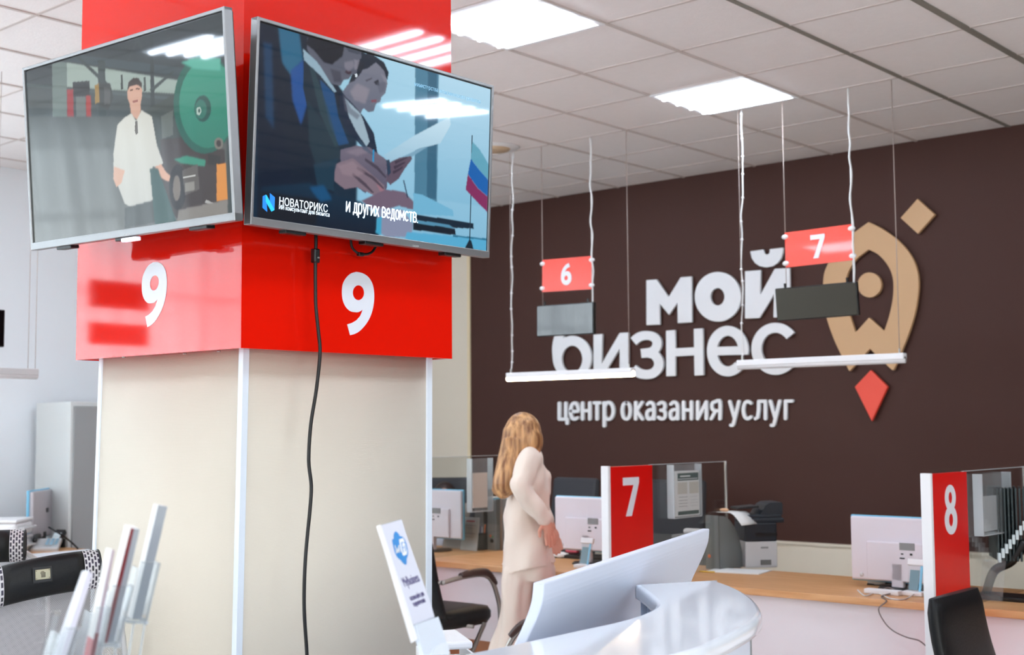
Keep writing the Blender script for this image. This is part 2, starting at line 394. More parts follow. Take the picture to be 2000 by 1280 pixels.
for a, c in FILL_E:  # panes of the unseen east windows added for fill light
    k += 1; w = struct(MB().bb((XR+.05, a, .78), (XR+.06, c, 3.2)).build('window_%d' % k, M_glass)); f = MB()
    for yy in (a+.03, (a+c)/2, c-.03): f.bb((XR+.03, yy-.03, .78), (XR+.08, yy+.03, 3.2))
    for z in (.81, 3.17): f.bb((XR+.03, a, z-.03), (XR+.08, c, z+.03))
    f.build('window_frame', M_white, w)
for a, c in FILL_S:  # panes of the unseen south windows, added for their light too
    k += 1; w = struct(MB().bb((a, YF-.06, .78), (c, YF-.05, 3.2)).build('window_%d' % k, M_glass)); f = MB()
    for xx in (a+.03, (a+c)/2, c-.03): f.bb((xx-.03, YF-.08, .78), (xx+.03, YF-.03, 3.2))
    for z in (.81, 3.17): f.bb((a, YF-.08, z-.03), (c, YF-.03, z+.03))
    f.build('window_frame', M_white, w)
for k, (a, c) in enumerate(WINS):
    w = struct(MB().bb((XL-.14, a, .75), (XL-.13, c, 3.2)).build('window_%d' % (k+1), M_glass))
    f = MB(); n = 3
    for i in range(n+1):
        yy = a+(c-a)*i/n; yy = min(max(yy, a+.03), c-.03); f.bb((XL-.17, yy-.03, .75), (XL-.10, yy+.03, 3.2))
    for z in (.78, 2.55, 3.17): f.bb((XL-.17, a, z-.03), (XL-.10, c, z+.03))
    f.build('window_frame', M_white, w)
    cu = MB()
    def fold(u, v, a=a, c=c, k=k): return Vector((XL+.13+.035*math.sin(u*(c-a)*38+k)+.02*math.sin(u*(c-a)*17+2*k), a-.2+u*(c-a+.4), .06+v*3.22))
    cu.grid(fold, int((c-a)*60), 2)
    tag(cu.build('curtain', M_sheer), ['white sheer curtain over the southernmost window', 'white sheer curtain over the middle window', 'white sheer curtain over the window nearest the desks'][k], 'curtain', 'sheer curtains at the windows')

# ceiling lights: 600 mm panels with four tubes
def ceiling_light():
    t = thing('ceiling_light', '', 'ceiling light', group='square ceiling light panels')
    b = MB()
    for a, c in (((-.3, -.3), (.3, -.278)), ((-.3, .278), (.3, .3)), ((-.3, -.278), (-.278, .278)), ((.278, -.278), (.3, .278))): b.bb((a[0], a[1], -.010), (c[0], c[1], .0))
    lp('frame', b, M_white, t)
    lp('diffuser', MB().bb((-.277, -.277, -.006), (.277, .277, 0)), M_lamp, t)
    for q in (-.205, -.068, .068, .205):
        lp('tube', MB().tube([(-.272, q, -.006), (.272, q, -.006)], .018, 10), M_tube, t)
    return t
CL = ceiling_light(); first = True
spots = [(3, -1, 'large bright ceiling light panel at the top, right of the red pillar'), (3, 2, 'bright ceiling light panel above the numbers 6 and 7, farthest from the pillar'),
         (-1, -1, 'ceiling light panel left of the pillar over the first desk bay'), (-1, 2, 'ceiling light panel hidden behind the pillar near the cream wall'), (-1, -4, 'ceiling light panel near the window curtains'),
         (-1, -7, 'ceiling light panel towards the back of the hall near the windows'), (-1, -10, 'ceiling light panel mirrored in the left television'),
         (3, -7, 'ceiling light panel over the waiting area behind the counter'), (3, -10, 'ceiling light panel over the middle of the waiting area'), (3, -13, 'ceiling light panel at the far back of the waiting area'), (7, -1, 'ceiling light panel mirrored in the red cladding'), (7, -4, 'ceiling light panel over the reception counter'), (7, -7, 'ceiling light panel just behind the reception counter'),
         (10, 2, 'ceiling light panel mirrored in the right television'), (10, -4, 'ceiling light panel near the east windows'), (11, -1, 'ceiling light panel out of view, added to brighten the right side')]  # the last panel is added to brighten the right part of the ceiling
for j, i, lab in spots:
    o = CL if first else copytree(CL); first = False
    o.location = (GX0+.6*j+.3, GY0+.6*i+.3, ZC-.002); o['label'] = lab
p = onz(966, 288, ZC)
t = thing('ceiling_speaker', 'small round ceiling speaker just right of the right television', 'speaker', (p.x, p.y, ZC))
b = MB(); b.tube([(0, 0, -.012), (0, 0, 0)], [.15, .17], 28); lp('rim', b, M_white, t)
b = MB(); b.tube([(0, 0, -.022), (0, 0, -.01)], [.095, .105], 28); lp('grille', b, mat('beige_grille', (206, 180, 148), .6), t)

# ================================================================== the pillar
CX, CY = -2.942, 2.229; CB = onp(470, 680, Vector((CX, CY, 0)), XV).z
CXL = ony(148, 696, CY).x; CYR = onx(883, 703, CX).y
pil = thing('pillar', 'square pillar with glossy red cladding above cream panels, marked with the number 9', 'pillar', (CX-.4, CY+.4, 0))
t_ = .012; b = MB()
b.bb((CXL, CY, CB), (CX, CY+t_, ZC)); b.bb((CX-t_, CY+t_, CB), (CX, CYR, ZC)); b.bb((CXL, CYR-t_, CB), (CX-t_, CYR, ZC)); b.bb((CXL, CY+t_, CB), (CXL+t_, CYR-t_, ZC))
b.bb((CXL+t_, CY+t_, CB+.002), (CX-t_, CYR-t_, CB+.012))
o = b.build('red_cladding', M_red, pil)
mod = None
d_ = .065
def lean(p1, p2, plane):            # pillar edge through two points of one upright plane, carried to the floor
    a, c = plane(*p1), plane(*p2); k = (0-a.z)/(c.z-a.z); return a, a+(c-a)*k
PY = lambda x, y: ony(x, y, CY+d_)
PX = lambda x, y: onx(x, y, CX-d_)
aL, fL = lean((197, 703), (176, 1280), PY); aC, fC = lean((476, 690), (462, 1280), PY); aR, fR = lean((841, 703), (838.5, 1280), PX)
fR.y = aR.y+(fR.y-aR.y)*.6
aB = Vector((aL.x, aR.y, 0)); fB = Vector((fL.x, fR.y, 0))
def ring4(z, k): return [Vector((A.x+(B.x-A.x)*k, A.y+(B.y-A.y)*k, z)) for A, B in ((aL, fL), (aC, fC), (aR, fR), (aB, fB))]
zt = CB+.012
MB().loft([ring4(zt, 0), ring4(0, 1)]).build('cream_cladding', M_cfab, pil)
def cornertrim(A, B, da, db, w=.052):
    b = MB(); t = .004
    def rg(P, z): 
        q = P.copy(); q.z = z; o = q-(da+db)*t
        return [o+da*w, o, o+db*w, q+db*w+da*.002, q+(da+db)*.002, q+da*w+db*.002]
    b.loft([rg(A, zt-.001), rg(B, 0)], 0); 
    for f in range(len(b.sm)): b.sm[f] = False
    return b.build('corner_trim', M_trim, pil)
cornertrim(aC, fC, -XV, YV, .021); cornertrim(aL, fL, XV, YV, .016); cornertrim(aR, fR, -YV, -XV, .022)
for q in ((225, 704), (344, 697), (410, 692)):
    p = onz(q[0], q[1]-8, CB); MB().tube([p+Vector((0, .03, .0)), p+Vector((0, .03, -.004))], .006, 8).build('screw', M_chrome, pil)
nine = [(598, 447), (650, 458), (700, 490), (735, 545), (750, 610), (752, 680), (742, 760), (718, 835), (680, 900), (630, 955), (585, 982), (545, 993), (520, 900), (560, 888), (600, 865), (632, 828), (655, 772), (620, 793), (590, 795), (545, 785), (505, 745), (482, 690), (475, 625), (482, 555), (510, 500), (550, 462)]
cv = lambda a: onx(560+a[0]/4.414, 430+a[1]/4.414, CX)
NO = sm2(nine[:12], 4)+nine[12:16]+sm2(nine[16:]+nine[:1], 4)[:-1]
nl = [[cv(q) for q in NO[::-1]], [cv(q) for q in arc(617, 627, 49, 64, 0, 350, 35)]]
l9 = [[(q.y, q.z) for q in l] for l in nl]
o9 = cv((617, 627))
MB().prism(l9, (Vector((CX, 0, 0)), YV, ZV, XV), -.001, .0012).build('number_decal', M_digit, pil)
q9 = ony(302, 553, CY)
l9b = [[((q[0]-o9.y), q[1]-o9.z) for q in l] for l in l9]
MB().prism(l9b, (Vector((q9.x, CY, q9.z)), XV, ZV, -YV), -.001, .0012).build('number_decal', M_digit, pil)

# ================================================================== televisions
def tv_axes(yaw, tilt, roll):
    n = Vector((math.cos(yaw)*math.cos(tilt), math.sin(yaw)*math.cos(tilt), -math.sin(tilt))); x = ZV.cross(n).normalized(); y = n.cross(x)
    return x*math.cos(roll)+y*math.sin(roll), -x*math.sin(roll)+y*math.cos(roll), n
def raster(polys, W_, H_, fr, nx, ny, bg):
    o, u, v, n = fr
    X, Y = np.meshgrid((np.arange(nx+1)/nx-.5)*W_, (np.arange(ny+1)/ny-.5)*H_)
    img = np.zeros((ny+1, nx+1, 3)); img[:] = lin(bg)
    for it in polys:
        pts, col = it[0], it[1]; blur = it[2] if len(it) > 2 else 1; al = it[3] if len(it) > 3 else 1.
        P = []
        for (a, c) in pts:
            q = onp(a, c, o, n)-o; P.append((q.dot(u), q.dot(v)))
        ins = np.zeros(X.shape, bool); k = len(P)
        for i in range(k):
            x1, y1 = P[i]; x2, y2 = P[(i+1) % k]
            if y1 == y2: continue
            cnd = ((y1 > Y) != (y2 > Y)) & (X < (x2-x1)*(Y-y1)/(y2-y1)+x1); ins ^= cnd
        mk = ins.astype(float)
        for _ in range(blur):
            p_ = np.pad(mk, 1, 'edge'); mk = (p_[:-2, 1:-1]+p_[2:, 1:-1]+p_[1:-1, :-2]+p_[1:-1, 2:]+2*p_[1:-1, 1:-1])/6
        mk *= al
        if len(col) == 6:       # two-tone, top to bottom of the patch
            ys = [q[1] for q in P]; t = np.clip((Y-min(ys))/(max(ys)-min(ys)+1e-9), 0, 1)[..., None]
            c_ = np.array(lin(col[:3]))*t+np.array(lin(col[3:]))*(1-t)
        else: c_ = np.array(lin(col))
        img = img*(1-mk[..., None])+c_*mk[..., None]
    return img
def screen_mat():
    m = bpy.data.materials.new('screen_picture'); m.use_nodes = True; nt = m.node_tree; b = nt.nodes['Principled BSDF']
    a = nt.nodes.new('ShaderNodeVertexColor'); a.layer_name = 'picture'
    b.inputs['Base Color'].default_value = (.01, .01, .012, 1); b.inputs['Roughness'].default_value = .035; b.inputs['Specular IOR Level'].default_value = .45
    nt.links.new(a.outputs[0], b.inputs['Emission Color']); b.inputs['Emission Strength'].default_value = .80; return m
M_screen = screen_mat(); M_sdark = mat('screen_border', (8, 9, 10), .15)
M_stext = mat('screen_text', (225, 240, 250), .4, emit=.7); M_scyan = mat('screen_cyan', (30, 160, 215), .4, emit=.8); M_sblue = mat('screen_blue', (20, 105, 190), .4, emit=.8)
def television(v, label, polys, bg, wallp, behind):
    c = Vector((v[0], v[1], v[2]+CZ)); x, y, n = tv_axes(*v[3:]); Wd, Hd = .97, .565
    t = thing('television', label, 'television', c, group='televisions on the red pillar')
    R = Matrix((x, y, n)).transposed()
    def L(a, b_, d): return c+x*a+y*b_+n*d
    sw, sh = Wd-.024, Hd-.036; cy = .004
    fr = (L(0, cy, -.003), x, y, n); nx, ny = 420, 240
    img = raster(polys, sw, sh, fr, nx, ny, bg)
    g = MB(); g.grid(lambda a, b_: fr[0]+x*(a-.5)*sw+y*(b_-.5)*sh, nx, ny, 0, False)
    s = g.build('screen', M_screen, t)
    att = s.data.color_attributes.new('picture', 'FLOAT_COLOR', 'POINT')
    att.data.foreach_set('color', np.concatenate([img.reshape(-1, 3), np.ones((img.shape[0]*img.shape[1], 1))], 1).astype('f').ravel())
    k = MB(); k.box(L(0, cy, -.006), (Wd-.02, Hd-.03, .003), R); k.build('screen_border', M_sdark, t)
    b = MB(); h = .012
    for a0, a1, b0, b1, dz in ((-Wd/2, Wd/2, Hd/2-.010, Hd/2, 0), (-Wd/2, Wd/2, -Hd/2, -Hd/2+.022, .001), (-Wd/2, -Wd/2+.010, -Hd/2, Hd/2, .0005), (Wd/2-.010, Wd/2, -Hd/2, Hd/2, .0005)):
        b.box(L((a0+a1)/2, (b0+b1)/2, -.012+dz/2), (a1-a0, b1-b0, .028+dz), R, 0, .002)
    b.box(L(0, -Hd/2+.0185, .0028), (Wd-.004, .0016, .002), R)
    b.build('bezel', M_silver, t)
    b = MB(); ring = lambda hx, hy, d, cy_=0: [L(sx*hx, cy_+sy*hy, d) for sx, sy in ((-1, -1), (1, -1), (1, 1), (-1, 1))]
    b.loft([ring(Wd/2-.004, Hd/2-.004, -.022), ring(Wd/2-.008, Hd/2-.008, -.034), ring(Wd/2-.05, Hd/2-.06, -.055, -.01)]); 
    b.box(L(0, -.09, -.062), (Wd*.86, Hd*.55, .035), R, 0, .012)
    for i in range(len(b.sm)): b.sm[i] = False
    b.build('back_housing', M_black, t)
    for a in (-.32, -.02, .32): MB().box(L(a, -Hd/2-.004, -.02), (.075, .010, .03), R, 0, .002).build('foot_mount', M_black, t)
    b = MB(); b.box(L(.0, 0, -.095), (.42, .30, .02), R); w1 = c+x*0; 
    b.tube([L(0, 0, -.095), L(0, 0, -.095)+wallp*behind], .035, 10); b.build('wall_bracket', M_black, t)
    return t, L, (x, y, n), s
G = {  # strokes in a unit cell, x-height 1, baseline 0
 'ц': [[(0, 1), (0, 0), (.9, 0), (.9, -.26)], [(.74, 1), (.74, 0)]], 'е': [[(.06, .5), (.96, .5), (.94, .75), (.75, .96), (.5, 1), (.2, .9), (.03, .62), (.03, .38), (.2, .08), (.5, 0), (.88, .08)]],
 'н': [[(0, 1), (0, 0)], [(1, 1), (1, 0)], [(0, .52), (1, .52)]], 'т': [[(0, 1), (1, 1)], [(.5, 1), (.5, 0)]],
 'р': [[(0, 1), (0, -.42)], [(0, .75), (.3, 1), (.7, .98), (1, .7), (1, .3), (.7, .02), (.3, 0), (0, .2)]],
 'о': [[(.5, 1), (.15, .88), (0, .5), (.15, .12), (.5, 0), (.85, .12), (1, .5), (.85, .88), (.5, 1)]],
 'к': [[(0, 1), (0, 0)], [(.9, 1), (.1, .5), (.95, 0)]],
 'а': [[(.1, .88), (.45, 1), (.8, .92), (.95, .7), (.95, 0)], [(.95, .55), (.45, .55), (.1, .45), (.02, .25), (.15, .03), (.45, 0), (.8, .1), (.95, .3)]],
 'з': [[(.03, .9), (.45, 1), (.85, .9), (.9, .7), (.7, .54), (.35, .52)], [(.5, .52), (.85, .45), (.98, .25), (.85, .06), (.45, 0), (0, .1)]],
 'и': [[(0, 1), (0, 0), (1, 1), (1, 0)]], 'я': [[(1, 0), (1, 1), (.45, 1), (.12, .9), (.1, .62), (.4, .48), (1, .48)], [(.5, .46), (.0, 0)]],
 'у': [[(0, 1), (.5, .08)], [(1, 1), (.5, -.1), (.35, -.36), (.12, -.38)]], 'с': [[(.95, .9), (.55, 1), (.18, .88), (.0, .5), (.18, .12), (.55, 0), (.95, .1)]],
 'л': [[(0, 0), (.22, .08), (.32, .5), (.34, 1), (1, 1), (1, 0)]], 'г': [[(0, 0), (0, 1), (1, 1)]],
 'д': [[(0, -.22), (0, 0), (1, 0), (1, -.22)], [(.2, 0), (.3, .45), (.33, 1), (.85, 1), (.85, 0)]], 'х': [[(0, 1), (1, 0)], [(0, 0), (1, 1)]],
 'в': [[(0, 0), (0, 1), (.6, 1), (.85, .88), (.85, .66), (.6, .53), (0, .53)], [(.6, .53), (.95, .40), (.95, .13), (.65, 0), (0, 0)]], 'м': [[(0, 0), (0, 1), (.5, .3), (1, 1), (1, 0)]], '.': [[(0, 0), (.1, .0)]]}
# ---- picture of the right screen: two people in suits over papers
def k2(pts): return [(470+a/2.4615, c/2.4615) for a, c in pts]
A_ = lambda pts, col, bl=1, al=1.: (k2(pts), col, bl, al)
polR = [
 A_([(560, 80), (1280, 300), (1280, 1300), (560, 1300)], (170, 212, 232, 120, 178, 208), 8),
 A_([(840, 300), (955, 330), (945, 980), (835, 950)], (74, 124, 150), 2), A_([(900, 330), (945, 345), (940, 960), (895, 950)], (52, 98, 124), 2),
 A_([(955, 350), (1210, 420), (1210, 1000), (945, 960)], (176, 214, 234, 130, 184, 212), 5),
 A_([(80, 80), (330, 130), (560, 200), (600, 260), (470, 700), (420, 1200), (80, 1080)], (10, 26, 42), 3),
 A_([(180, 120), (280, 150), (300, 290), (240, 360), (200, 300)], (34, 96, 128), 6), A_([(240, 340), (300, 290), (320, 500), (290, 600), (250, 480)], (20, 74, 140), 5),
 A_([(90, 130), (170, 140), (190, 500), (250, 900), (180, 1050), (90, 900)], (8, 24, 42), 6), A_([(110, 200), (150, 210), (160, 620), (120, 560)], (16, 54, 86), 8),
 A_([(500, 290), (575, 350), (580, 520), (520, 480), (470, 410)], (150, 196, 216), 3),
 # second person (further): head, hair, coat
 A_([(575, 250), (640, 265), (690, 300), (712, 350), (705, 385), (680, 350), (640, 330), (600, 360), (560, 350), (560, 290)], (22, 34, 48), 1),
 A_([(560, 340), (610, 330), (650, 300), (690, 340), (706, 400), (695, 450), (675, 470), (672, 490), (650, 500), (640, 535), (615, 540), (590, 520), (575, 550), (530, 520), (490, 440), (520, 400)], (116, 118, 132, 92, 98, 116), 1),
 A_([(560, 300), (600, 300), (580, 350), (545, 390), (520, 400), (545, 330)], (24, 32, 44), 1),
 A_([(640, 395), (662, 380), (668, 412), (650, 408)], (40, 44, 56), 1), A_([(625, 480), (655, 478), (652, 492), (630, 492)], (120, 70, 84), 1),
 A_([(480, 440), (540, 500), (590, 560), (640, 640), (660, 745), (600, 720), (520, 640), (470, 560)], (16, 34, 56), 1),
 A_([(500, 470), (575, 545), (590, 580), (620, 680), (605, 705), (560, 640), (520, 560)], (150, 172, 186), 1),
 # first person (nearer): head
 A_([(320, 180), (500, 210), (580, 240), (580, 280), (560, 300), (560, 350), (535, 360), (520, 380), (495, 385), (480, 412), (440, 405), (420, 380), (370, 330), (320, 240)], (86, 90, 104), 1),
 A_([(330, 170), (500, 215), (490, 270), (440, 310), (400, 300), (350, 240), (310, 210)], (14, 20, 30), 2),
 A_([(500, 215), (580, 235), (575, 262), (520, 250)], (60, 66, 80), 1), A_([(508, 335), (535, 345), (525, 360), (500, 350)], (60, 44, 54), 1),
 A_([(300, 235), (370, 300), (425, 385), (460, 440), (440, 450), (380, 380), (305, 290)], (140, 168, 184), 1),
 A_([(305, 290), (380, 360), (450, 445), (470, 520), (520, 690), (480, 720), (400, 700), (330, 560), (300, 420)], (18, 38, 52), 1),
 A_([(380, 380), (450, 450), (470, 560), (520, 690), (470, 700), (430, 600), (400, 480)], (16, 70, 116), 2),
 A_([(320, 480), (420, 620), (480, 720), (480, 760), (360, 790), (330, 700)], (24, 48, 60), 3),
 # sheet of paper in the hand
 A_([(690, 745), (830, 655), (1005, 562), (1010, 600), (960, 690), (860, 715), (715, 785)], (196, 224, 238, 150, 190, 212), 1),
 A_([(715, 785), (860, 715), (900, 705), (830, 750), (740, 800)], (120, 162, 186), 1),
 # hands
 A_([(480, 720), (560, 700), (620, 710), (690, 760), (712, 780), (700, 800), (705, 900), (690, 930), (660, 900), (640, 860), (600, 930), (560, 900), (540, 830), (480, 790)], (108, 100, 116, 84, 82, 102), 1),
 A_([(450, 790), (540, 760), (620, 830), (690, 890), (696, 925), (660, 950), (620, 930), (560, 900), (500, 910), (450, 870)], (124, 108, 120), 1),
 A_([(700, 790), (760, 760), (820, 750), (825, 765), (790, 810), (760, 860), (720, 890), (700, 870)], (92, 78, 94), 1),
 A_([(700, 770), (716, 768), (722, 830), (708, 850)], (40, 60, 82), 1), A_([(636, 720), (644, 722), (640, 780), (632, 778)], (30, 140, 190), 1),
 A_([(350, 790), (470, 760), (450, 830), (450, 920), (370, 900)], (20, 52, 70), 2),
 # shading of faces and fingers
 A_([(500, 300), (540, 290), (548, 320), (520, 345), (500, 330)], (132, 128, 142), 3, .6), A_([(430, 330), (480, 345), (486, 395), (450, 395)], (52, 52, 66), 4, .7), A_([(545, 285), (572, 290), (562, 330), (548, 338)], (140, 136, 150), 2, .6),
 A_([(560, 400), (620, 430), (600, 500), (545, 480), (525, 440)], (150, 142, 152), 6, .55), A_([(655, 400), (700, 390), (694, 440), (668, 450)], (84, 88, 104), 3, .6), A_([(672, 350), (700, 372), (706, 402), (690, 392)], (140, 138, 150), 2, .5),
 A_([(600, 385), (632, 372), (634, 378), (604, 394)], (50, 48, 60), 1, .7), A_([(549, 356), (560, 354), (562, 370), (552, 372)], (210, 220, 228), 0),
 A_([(490, 440), (530, 520), (575, 555), (560, 575), (500, 530)], (78, 80, 96), 3, .6),
 A_([(560, 800), (640, 850), (690, 905), (686, 912), (632, 862), (556, 812)], (58, 50, 64), 1, .8), A_([(540, 830), (600, 880), (640, 925), (634, 930), (590, 892), (535, 842)], (58, 50, 64), 1, .8), A_([(600, 760), (660, 800), (700, 850), (697, 858), (652, 814), (596, 772)], (58, 52, 66), 1, .8),
 A_([(470, 800), (540, 775), (600, 830), (560, 850), (490, 840)], (150, 130, 140), 4, .5), A_([(500, 730), (570, 712), (620, 730), (560, 750)], (136, 124, 138), 4, .6), A_([(650, 880), (690, 915), (694, 930), (670, 920)], (160, 110, 122), 1, .7),
 A_([(740, 775), (800, 755), (802, 760), (744, 790)], (50, 44, 60), 1, .8), A_([(735, 800), (795, 775), (790, 785), (740, 815)], (50, 44, 60), 1, .8), A_([(730, 825), (780, 800), (776, 812), (734, 838)], (50, 44, 60), 1, .8),
 A_([(330, 320), (352, 330), (420, 520), (470, 700), (452, 705), (380, 540)], (40, 66, 74), 2, .7), A_([(560, 660), (600, 700), (640, 742), (630, 745), (590, 720)], (50, 80, 104), 2, .6),
 # near blurred arm and lower hands
 A_([(100, 900), (330, 880), (460, 940), (580, 970), (680, 1060), (660, 1150), (400, 1100), (80, 1060)], (10, 44, 66, 8, 22, 38), 5),
 A_([(330, 900), (400, 890), (440, 960), (380, 970)], (10, 74, 116), 7), A_([(100, 920), (380, 960), (360, 1080), (80, 1050)], (18, 24, 32), 8),
 A_([(580, 965), (700, 910), (790, 925), (850, 990), (830, 1010), (760, 990), (700, 1010), (620, 1000)], (110, 94, 112), 2),
 A_([(660, 1000), (780, 1010), (830, 1080), (820, 1140), (700, 1140), (655, 1110)], (132, 140, 166), 2),
 A_([(655, 1050), (680, 1040), (675, 1130), (650, 1120)], (60, 160, 196), 3),
 # table things
 A_([(830, 930), (870, 935), (1020, 1010), (1025, 1040), (830, 1030)], (110, 176, 208), 1), A_([(840, 1030), (1120, 1075), (1120, 1100), (1000, 1095), (830, 1055)], (14, 36, 52), 1),
 A_([(830, 1060), (1030, 1100), (1035, 1132), (830, 1105)], (10, 24, 36), 1), A_([(850, 1060), (1000, 1080), (1025, 1098), (850, 1075)], (80, 140, 170), 1),
 A_([(800, 1115), (1210, 1150), (1210, 1230), (790, 1150)], (84, 168, 206), 3), A_([(1020, 1130), (1200, 1150), (1200, 1158), (1020, 1138)], (40, 110, 140), 1),
 A_([(780, 865), (786, 866), (806, 950), (800, 950)], (40, 60, 84), 1),
 # flag on its stand
 A_([(1111, 650), (1116, 650), (1104, 1180), (1099, 1180)], (30, 50, 64), 0), A_([(1075, 1198), (1098, 1155), (1108, 1155), (1122, 1205)], (14, 34, 46), 1),
 A_([(1114, 680), (1150, 720), (1195, 795), (1190, 865), (1150, 820), (1107, 765)], (96, 162, 184), 1),
 A_([(1107, 765), (1150, 820), (1190, 865), (1190, 948), (1140, 905), (1092, 838)], (22, 96, 172), 1),
 A_([(1092, 838), (1140, 905), (1190, 948), (1188, 1022), (1140, 975), (1082, 912)], (128, 44, 92), 1),
]
tvR, LR, (xR, yR, nR), scR = television((-2.795, 2.632, .832, .014, .045, .002), 'television on the right face of the red pillar, showing two suited people reading papers', polR, (16, 40, 58), -XV, .05)
def frR(a, c): q = onp(470+a/2.4615, c/2.4615, LR(0, 0, -.0022), nR); return (q, xR, yR, nR)
q0 = frR(508, 1016); q1 = frR(852, 1070); LW = (q1[0]-q0[0]).length; cap_ = 'и других ведомств.'
wd_ = {'м': 1.3, 'д': 1.15, 'г': .75, '.': .15, ' ': .35}; tot = sum(wd_.get(c_, 1)+.42 for c_ in cap_)-.42; uw = LW/tot; xx = 0; b = MB(); xh = .0275
du = (q1[0]-q0[0]).normalized(); dv = nR.cross(du).normalized()
for c_ in cap_:
    w_ = wd_.get(c_, 1)*uw
    for n_, s_ in enumerate(G.get(c_, [])):
        P = [(xx+gx*w_, gy*xh) for gx, gy in s_]
        if c_ in 'еорсув' and len(P) > 3: P = sm2(P, 3)
        for a, c in zip(P[:-1], P[1:]): b.prism([stroke([a, c], .0043, True)], (q0[0], du, dv, nR), .0001, .0004)
    xx += w_+.42*uw
b.build('caption', M_stext, scR)
text_on('caption', 'НОВАТОРИКС', .031, frR(183, 985), M_stext, scR, .82, 0)
text_on('caption', 'ИИ консультант для бизнеса', .0165, frR(183, 1005), M_stext, scR, .80)
text_on('caption', 'министерства экономического развития', .019, frR(835, 412), mat('screen_faint', (120, 165, 190), .4, emit=.5), scR, .8)
def lg(pts): return [[((q-LR(0, 0, -.0022)).dot(xR), (q-LR(0, 0, -.0022)).dot(yR)) for q in [onp(500+a/12.8, 350+c/12.8, LR(0, 0, -.0022), nR) for a, c in pts]][::-1]]
fr0 = (LR(0, 0, -.0022), xR, yR, nR)
b = MB(); b.prism(lg([(165, 430), (240, 390), (250, 400), (280, 790), (275, 820), (160, 715)]), fr0, 0, .0004, 1); b.prism(lg([(240, 390), (262, 400), (460, 770), (385, 815), (240, 560)]), fr0, .0002, .0007, 0)
b.prism(lg([(345, 350), (470, 455), (460, 770), (345, 545)]), fr0, 0, .0005, 1); b.build('screen_logo', [M_scyan, M_sblue], scR)
text_on('maker_mark', 'DEXP', .009, (LR(.13, -.281, .0032), xR, yR, nR), M_lgrey, tvR, 1.2)
